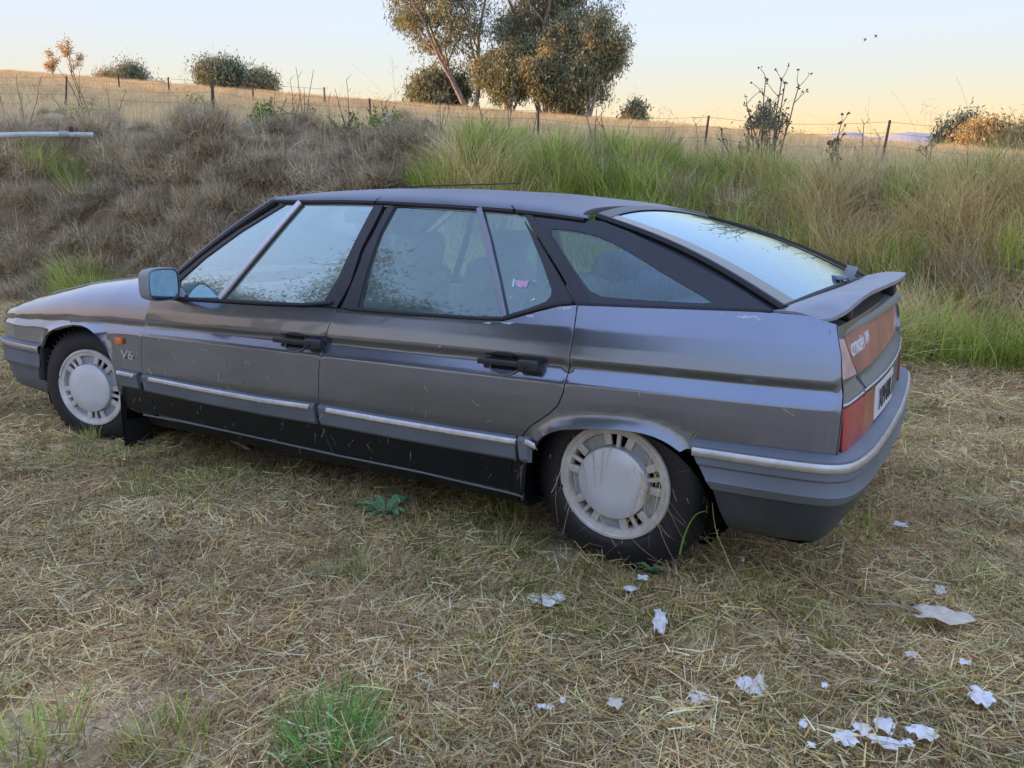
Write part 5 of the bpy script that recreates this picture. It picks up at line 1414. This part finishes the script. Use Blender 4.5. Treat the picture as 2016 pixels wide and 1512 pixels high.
weed(1632, 4.0, 140, 4, .10, 83, 'dark weed with a few knobbly heads between the tall weed and the leaning post', heads=1.5)
weed(1832, 4.3, 120, 2, .06, 84, 'single thin dark weed stalk standing past the leaning steel post', heads=1.3)
weed(1700, 4.4, 130, 3, .14, 85, 'pale bent grass stalks in front of the far blue hills', dark=False, heads=.5)
weed(1790, 3.4, 45, 3, .2, 86, 'low weed with black dried heads in the straw of the bank', heads=1.5)
for k, (u, hp, s_t) in enumerate(((575, 120, 6), (600, 145, 7), (640, 110, 6.5), (690, 150, 6.2), (655, 80, 6.8), (545, 95, 6.4))):
    weed(u, s_t, hp, 3, .12, 90 + k, ['third tallest', 'second tallest', 'fourth tallest', 'tallest', 'shortest', 'second shortest'][k] + ' of the thin bare weed stalks rising beside the broken stump', 'bare weed stalks by the stump', heads=0)
for k, (u, hp, s_t) in enumerate(((20, 150, 9), (60, 95, 8), (160, 110, 7.5), (190, 130, 7), (230, 90, 8))):
    weed(u, s_t, hp, 3, .18, 100 + k, ['tallest', 'second shortest', 'middle-height', 'second tallest', 'shortest'][k] + ' of the leaning bare weed stalks above the pale pole', 'bare weed stalks above the pipe', heads=.0, lean=-.1)
for k, (u, hp, s_t) in enumerate(((745, 75, 6), (770, 105, 6.5), (865, 125, 6), (960, 120, 5), (1000, 150, 4.6), (1045, 110, 5), (1180, 150, 3.4), (1215, 130, 4))):
    weed(u, s_t, hp, 2 + k % 3, .10, 110 + k, 'dry brown weed stalks in the green grass under the gum clump', 'weed stalks under the gum clump', heads=.5 if k % 2 else 0)
for k, (u, hp, s_t) in enumerate(((1330, 95, 4.5), (1375, 110, 4.8), (1415, 105, 4.6), (1440, 95, 5))):
    weed(u, s_t, hp, 4, .08, 120 + k, 'pale oat-like stalks with drooping heads beside the tall branching weed', 'oat stalks on the bank', dark=False, heads=.6)
# leafy green shrubs on the bank
def leafy(u, s_t, hpx, wpx, seed, label, pal):
    b, D = crest_pt(u, s_t, 300); k = D / CAM_F; rs = np.random.RandomState(seed); h, w_ = hpx * k, wpx * k
    root = empty('leafy_weed', b); tag(root, label, 'weed')
    n = 40; c = rs.normal(0, 1, (n, 3)) * [w_ * .3, w_ * .3, h * .25] + b + [0, 0, h * .5]
    V, Q, C = leaf_quads(rs, c, 24, (.05, .05, .05), (.04, .09), (.015, .035), pal, .1)
    link('foliage', mesh_quads_np('foliage', V, Q, M['leaf'], C, smooth=False), root)
    mb = MB()
    for q in c[:14]: mb.tube([b, (b + q) / 2 + rs.normal(0, .03, 3), q], [.008, .005, .003], 4, cap=False)
    mb.build('stem', M['stalk'], root, recalc=False)
pg = [(DGREEN, 4), (GREEN, 2), (DOL, 2)]
leafy(400, 5.4, 55, 50, 131, 'dark leafy weed low at the foot of the wooden fence post', pg)
leafy(525, 5.0, 45, 50, 132, 'dark leafy weed in the dip beyond the wooden fence post', pg)
leafy(175, 8.5, 55, 60, 133, 'grey-green leafy weed above the pale pipe', [(GGREEN, 3), (DGREEN, 3)])
leafy(620, 6.0, 60, 95, 134, 'spreading green shrub round the broken stump', [(GGREEN, 3), (DGREEN, 3), (GREEN, 1)])
leafy(765, 5.0, 80, 90, 135, 'dark green leafy weed in front of the dead brush', pg)
# stump
b, D = crest_pt(678, 6.3, 240); k = D / CAM_F
stump = empty('tree_stump', b); tag(stump, 'broken grey tree stump with splintered top on the bank', 'stump')
rs_ = np.random.RandomState(5); mb = MB()
h = 75 * k
mb.tube([b - [0, 0, .1], b + [0, 0, h * .3], b + [RIGHT[0] * .02, RIGHT[1] * .02, h * .6]], [.13, .11, .12], 10)
mb.build('trunk', M['deadwood'], stump)
for f, l in ((-.75, .45), (.45, .5), (.0, .3), (-.3, .25), (.85, .3)):
    e = b + np.array([RIGHT[0] * f * h * .55, RIGHT[1] * f * h * .55, h * (.55 + l)])
    MB().tube([b + [0, 0, h * .45], (b + [0, 0, h * .6] + e) / 2, e], [.07, .045, .012], 6).build('splinter', M['deadwood'], stump)
b2, _ = crest_pt(560, 6.0, 240); br_ = empty('fallen_branch', b2 + np.array([0, 0, .3])); tag(br_, 'dead fallen branch with twigs lying towards the broken stump', 'branch')
mb = MB(); e2 = crest_pt(660, 6.4, 240)[0] + [0, 0, .55]; s2 = crest_pt(535, 6.0, 240)[0] + [0, 0, .52]
pts = [s2 + (e2 - s2) * t + np.array([0, 0, .14 * math.sin(t * 5)]) for t in np.linspace(0, 1, 9)]
mb.tube(pts, np.linspace(.012, .035, 9), 6)
for k_ in range(9):
    p_ = pts[rs_.randint(1, 8)]; mb.tube([p_, p_ + rs_.normal(0, .15, 3) + [0, 0, .08], p_ + rs_.normal(0, .25, 3) + [0, 0, .12]], [.009, .006, .003], 4)
mb.build('limb', M['deadwood'], br_)
# pale pipe lying along the top of the left bank
def bank_pt(u, v):
    r = ray(u, v); r = r / math.hypot(r[0], r[1]); t = 6.0
    while t < 60:
        p = CAM_C + r * t
        if p[2] < Hgt(p[0], p[1]): return p
        t += .05
    return CAM_C + r * 14
e = bank_pt(183, 300); sdir = CAM_C + (e - CAM_C)
D_ = math.hypot(*(e - CAM_C)[:2])
ends = [at_dist(u, v, D_) for u, v in ((184, 266), (137, 265), (60, 265), (-60, 268), (-300, 274))]
pipe = empty('metal_pole', ends[0]); tag(pipe, 'pale painted metal pole with a bracket lying along the dead grass of the bank', 'pole')
MB().tube(ends, .040, 14).build('pole', M['pipe'], pipe)
c_ = at_dist(133, 262, D_)
mb = MB(); mb.tube([ends[1] + (ends[2] - ends[1]) * .02, ends[1] + (ends[2] - ends[1]) * .28], .052, 14); mb.build('sleeve', M['alloy_dark'], pipe)
MB().box(at_dist(140, 255, D_), (.05, .05, .09), None, .01).build('bracket', M['black'], pipe)

# ================================================================ SMALL THINGS ON THE GROUND
def gpt(u, v):
    z = 0.0
    for _ in range(5):
        p = on_z(u, v, z); z = float(Hgt(p[0], p[1]))
    return on_z(u, v, z + .0)
def scrap(u, v, wpx, hpx, seed, label, mat='paper', crumple=.35, group=None, cat='paper scrap', rag=1.0, lift=.048):
    p = gpt(u, v); D = np.linalg.norm(p - CAM_C); k = D / CAM_F; w_ = wpx * k
    el = abs(p[2] - CAM_C[2]) / D; d_ = max(min(hpx * k / max(el, .25), w_ * 3.2), w_ * .3)
    rs = np.random.RandomState(seed); nx, ny = 9, 7
    r2 = np.array([RIGHT[0], RIGHT[1], 0]) ; f2 = np.array([p[0] - CAM_C[0], p[1] - CAM_C[1], 0]); f2 /= np.linalg.norm(f2); r2 = np.cross(f2, [0, 0, 1.])
    ang = rs.uniform(0, 1.2)
    P = np.zeros((nx, ny, 3)); ph = rs.uniform(0, 6, 8); L = max(w_, d_)
    for i in range(nx):
        for j in range(ny):
            a_, b_ = i / (nx - 1) - .5, j / (ny - 1) - .5
            edge = 1 + rag * (.30 * math.sin(7 * a_ + ph[0]) * math.sin(5 * b_ + ph[1]) + .18 * math.sin(13 * a_ + ph[2]) + .12 * math.sin(17 * b_ + ph[6]))
            q = p + r2 * (a_ * w_ * (1 + .25 * math.sin(9 * b_ + ph[3]))) + f2 * (b_ * d_ * edge)
            z = crumple * L * .24 * abs(math.sin(6 * a_ + ph[3] + 3 * b_) * math.cos(7 * b_ + ph[4])) + crumple * L * .07 * rs.uniform(0, 1)
            P[i, j] = q + np.array([0, 0, lift + z])
    mb = MB().grid(P); o = mb.build('paper_scrap', M[mat], None, sharp=25)
    md = o.modifiers.new('thick', 'SOLIDIFY'); md.thickness = .0006
    tag(o, label, cat, group); return o
sm = 'small torn white paper scrap lying on the mown grass'
scrap(1075, 1212, 62, 22, 1, 'wide ragged white paper scrap below the rear wheel, pointing along the car')
scrap(1298, 1254, 24, 52, 2, 'tall folded white paper strip standing off the grass near the brown tuft')
for k, (u, v, a_, b_) in enumerate(((1265, 1165, 18, 9), (1240, 1188, 24, 9), (1460, 1127, 7, 13), (1072, 1429, 30, 9), (1107, 1416, 10, 9), (1578, 1463, 12, 14), (1895, 1338, 16, 8), (976, 1386, 10, 8), (1594, 1506, 12, 8), (1620, 1386, 10, 8))):
    scrap(u, v, a_, b_, 20 + k, sm, group='small white paper scraps')
scrap(1770, 1057, 22, 8, 4, 'white paper scrap on the grass behind the rear bumper')
scrap(1847, 1192, 18, 15, 5, 'greyish paper scrap just beyond the cream paper', 'paper_cream')
scrap(1852, 1254, 80, 24, 6, 'large crumpled cream paper lying on the grass behind the car', 'paper_cream', .30, rag=.45, lift=.062)
scrap(1790, 1323, 18, 9, 7, 'small pinkish scrap between the cream paper and the paper pile', 'paper_cream')
scrap(1476, 1388, 48, 30, 8, 'twisted white paper scrap with two raised ends', crumple=.55)
scrap(1372, 1410, 28, 22, 9, 'square white paper scrap with a notched edge', crumple=.3)
scrap(1210, 1421, 26, 16, 10, 'thin yellowed see-through paper scrap in green blades', 'paper_cream')
scrap(1928, 1410, 34, 24, 11, 'pointed white paper scrap lying apart from the paper pile')
pile = ['ragged white scrap at the outer end of the paper pile, beside the tiny weed', 'white scrap tucked against the ragged end piece of the paper pile', 'raised folded white scrap standing highest in the paper pile',
        'widest flat white sheet of the paper pile', 'curled white scrap at the end of the paper pile nearest the pointed scrap', 'small white scrap between the widest sheet and the curled scrap of the pile']
for k, (u, v, a_, b_) in enumerate(((1660, 1492, 38, 20), (1692, 1473, 26, 16), (1735, 1467, 30, 22), (1738, 1502, 48, 14), (1810, 1482, 42, 20), (1782, 1503, 18, 10))):
    scrap(u, v, a_, b_, 40 + k, pile[k], crumple=.45, group='pile of white paper scraps')

# broad-leaved weed
def rosette(u, v, R, seed, label, n=9, pal=GREEN):
    p = gpt(u, v); rs = np.random.RandomState(seed); root = empty('broadleaf_weed', p); tag(root, label, 'weed')
    for k in range(n):
        az = k * 2.4 + rs.normal(0, .2); L = R * rs.uniform(.6, 1.1); w_ = L * rs.uniform(.26, .38); d = np.array([math.cos(az), math.sin(az), 0]); e = np.array([-d[1], d[0], 0])
        P = []
        for i in range(9):
            t = i / 8; zz = .018 + L * .42 * math.sin(t * 2.2) * rs.uniform(.9, 1.1); ww = w_ * math.sin(math.pi * min(1, t * .92 + .06)) ** .8 * (1 + .22 * math.sin(t * 22))
            c = p + d * L * t; P.append([tuple(c + e * ww * .5 + [0, 0, zz + .012]), tuple(c + [0, 0, zz]), tuple(c - e * ww * .5 + [0, 0, zz + .012])])
        V = np.array(P).reshape(-1, 3); F = []
        for i in range(8):
            for j in range(2): F.append((i * 3 + j, i * 3 + j + 1, i * 3 + j + 4, i * 3 + j + 3))
        col = pal * rs.uniform(.8, 1.2) * np.array([.75, 1, 1.15]); me = mk_mesh('leaf', V, F, M['weed_leaf'], True, cols=np.repeat(col[None], len(V), 0)); link('leaf', me, root)
rosette(758, 1030, .115, 1, 'broad-leaved green weed rosette growing beside the car sill', 10, np.array([.24, .36, .15]))
rosette(315, 904, .06, 2, 'small broad-leaved green weed behind the front mud flap', 6, np.array([.24, .38, .12]))
rosette(1592, 1492, .03, 3, 'tiny round-leaved weed in the grass by the paper pile', 5, np.array([.18, .30, .10]))
rosette(1285, 1143, .05, 4, 'small green weed leaves below the rear tyre', 5, np.array([.16, .28, .09]))
def grass_tuft(u, v, n, R, L, pal, seed, label, lean=.45):
    p = gpt(u, v); rs = np.random.RandomState(seed); np.random.seed(seed); b = disc(rs, n, R); az = np.arctan2(b[:, 1], b[:, 0]) + rs.normal(0, .6, n)
    V, Q, C = blades(b + p + [0, 0, -.005], az, np.abs(rs.normal(0, lean, n)).clip(0, 1.2), rs.uniform(0, .9, n), rs.uniform(*L, n), rs.uniform(.0025, .0045, n), pick(rs, n, pal), 5)
    o = link('grass_tuft', mesh_quads_np('grass_tuft', V, Q, M['blade_big'], C)); tag(o, label, 'grass tuft')
BG = np.array([.20, .44, .13])
grass_tuft(645, 1490, 420, .085, (.06, .17), [(BG, 5), (BG * 1.3, 2), (DGREEN, 1)], 1, 'lush bright green grass tuft in the mown ground')
grass_tuft(340, 1470, 150, .09, (.04, .12), [(GREEN, 3), (GGREEN, 3), (STRAW, 1)], 2, 'thin green grass tuft on the straw, left sparse by mowing')
grass_tuft(60, 1480, 200, .12, (.04, .13), [(GREEN, 3), (GGREEN, 2), (STRAW, 1)], 3, 'yellowish green grass patch in the straw far from the lush tuft')
grass_tuft(1238, 1100, 150, .05, (.03, .075), [(STRAW, 3), (BROWN, 3)], 4, 'brown stubble tuft against the rear tyre')
grass_tuft(1332, 1222, 160, .05, (.03, .08), [(BROWN, 4), (STRAW, 2)], 5, 'round brown dead tuft beside the folded paper strip')
grass_tuft(770, 1000, 120, .04, (.03, .07), [(STRAW, 3), (PALE, 1), (BROWN, 1)], 6, 'pale dry tuft behind the broad-leaved weed')
grass_tuft(1690, 1060, 260, .16, (.05, .13), [(GGREEN, 3), (GREEN, 2), (STRAW, 2)], 7, 'green grass tuft beside the exhaust under the rear bumper')
grass_tuft(1000, 1010, 160, .10, (.05, .13), [(GGREEN, 3), (GREEN, 2), (STRAW, 2)], 8, 'green grass tuft under the end of the sill')
# grass heaped round the front wheel
for k, (u, v) in enumerate(((130, 838), (175, 848), (225, 852), (250, 858))):
    grass_tuft(u, v, 170, .09, (.05, .13), [(STRAW, 3), (GREY, 3), (BROWN, 3)], 30 + k, ['dead grass bunch at the front edge of the sunken front wheel', 'dead grass bunch under the middle of the front wheel', 'dead grass bunch under the rear edge of the front wheel', 'dead grass bunch at the foot of the front mud flap'][k], .8)
# one long green blade bending over the rear tyre, one straw leaning on it
def one_blade(pts3, w_, col, label):
    P = np.array(pts3); T_ = np.gradient(P, axis=0); sd = np.cross(T_, CAM_R[:, 2]); sd /= np.linalg.norm(sd, axis=1)[:, None]
    ww = np.linspace(w_, w_ * .25, len(P))[:, None]; V = np.stack([P - sd * ww, P + sd * ww], 1).reshape(-1, 3)
    F = [(2 * i, 2 * i + 1, 2 * i + 3, 2 * i + 2) for i in range(len(P) - 1)]
    o = link('green_grass_stem', mk_mesh('green_grass_stem', V, F, M['blade_big'], True, cols=np.repeat(np.array(col)[None], len(V), 0))); tag(o, label, 'grass stem')
def on_yy(L, y): return [on_y(u, v, y) for u, v in L]
one_blade(on_yy(smooth_line([(1338, 1092), (1345, 1060), (1358, 1028), (1372, 1010), (1390, 1006)], 2), .86), .0035, (.20, .34, .07), 'single bright green grass blade bending against the rear tyre')
one_blade(on_yy(smooth_line([(1462, 1160), (1440, 1120), (1424, 1080), (1408, 1045), (1402, 990)], 2), .90), .0022, (.34, .40, .14), 'single thin green stem leaning on the rear bumper')
# straw caught on the rear wheel and the side of the car
def caught():
    rs = np.random.RandomState(77); np.random.seed(7); B = []; az = []; le = []; cu = []; L = []; w_ = []
    def add(b, a, l, c, ln, wd): B.append(b); az.append(a); le.append(l); cu.append(c); L.append(ln); w_.append(wd)
    for k in range(90):
        t = rs.choice([rs.normal(2.9, .55), rs.normal(.3, .35), rs.uniform(0, 6.28)], p=[.6, .22, .18]); r = rs.uniform(.10, .20)
        b = np.array([-2.85 - r * math.cos(math.pi - t) * 1.0, .80 + rs.uniform(0, .012), .30 + r * math.sin(t)])
        add(b, rs.uniform(0, 6.28) if rs.rand() < .3 else rs.choice([0, math.pi]), rs.uniform(2.2, 3.1), rs.uniform(-.9, .9), rs.uniform(.04, .20), rs.uniform(.0014, .0028))
    for k in range(240):
        x = rs.uniform(-3.4, -.35); z = .22 + .5 * rs.beta(1.2, 2.2); y = float(y_side(np.array([x]), np.array([z]))[0]) + .004 + (.018 if .385 < z < .475 else 0)
        add(np.array([x, y, z]), rs.choice([0, math.pi]) + rs.normal(0, .1), rs.uniform(.0, 3.1), rs.uniform(-.6, .6), rs.uniform(.008, .045), rs.uniform(.0010, .0018))
    n = len(B); V, Q, C = blades(np.array(B), np.array(az), np.array(le), np.array(cu), np.array(L), np.array(w_), pick(rs, n, [(STRAW * 1.1, 3), (PALE, 3), (GREY, 1)]), 4, .6)
    tag(link('caught_straw', mesh_quads_np('caught_straw', V, Q, M['blade_big'], C)), 'bits of straw caught on the rear wheel and the car side', kind='stuff')
caught()
def stick(pts, r, label):
    p = [gpt(u, v) + [0, 0, h_] for u, v, h_ in pts]; o = MB().tube(p, r, 6).build('stick', M['stalk_pale'], None); tag(o, label, 'stick')
stick([(1275, 1105, .05), (1300, 1128, .035), (1318, 1146, .02)], .006, 'short pale stick leaning out below the rear tyre')
stick([(1322, 1125, .05), (1332, 1140, .02)], .008, 'reddish broken stem end standing below the rear tyre')
stick([(428, 872, .06), (455, 884, .05), (490, 896, .03)], .008, 'pale broken stick lying by the sill behind the front wheel')
stick([(1704, 1208, .03), (1755, 1222, .05), (1830, 1240, .04)], .0035, 'long straw stem pointing at the cream paper')
# birds
def bird(u, v, D, sp, seed, label):
    c = at_dist(u, v, D); root = empty('bird', c); tag(root, label, 'bird', 'birds flying over the paddock')
    r2 = np.array([RIGHT[0], RIGHT[1], 0]); f2 = np.array([RIGHT[1], -RIGHT[0], 0]); k = sp
    body = MB().tube([c - r2 * k * .55, c - r2 * k * .3, c, c + r2 * k * .32, c + r2 * k * .55], [.01, .05 * k * 2, .075 * k * 2, .05 * k * 2, .008], 8); body.build('body', M['feather_white'], root)
    for s in (-1, 1):
        P = [[tuple(c + r2 * (-.18 + .10 * t) * k + f2 * s * k * .75 * t * .6 + np.array([0, 0, -k * .75 * t * .8])), tuple(c + r2 * (.10 + .02 * t) * k + f2 * s * k * .75 * t * .6 + np.array([0, 0, -k * .7 * t * .8])), tuple(c + r2 * (.28 - .16 * t) * k + f2 * s * k * .7 * t * .6 + np.array([0, 0, -k * .62 * t * .8]))] for t in np.linspace(0, 1, 6)]
        P2 = [[(a, b, z + .012) for a, b, z in row] for row in P]
        MB().grid(P).grid(P2, True).build('wing', M['feather_dark' if s > 0 else 'feather_white'], root)
bird(1703, 76, 45, .20, 1, 'white and dark bird in flight, the lower of two')
bird(1724, 69, 45, .20, 2, 'white and dark bird in flight, the higher of two')
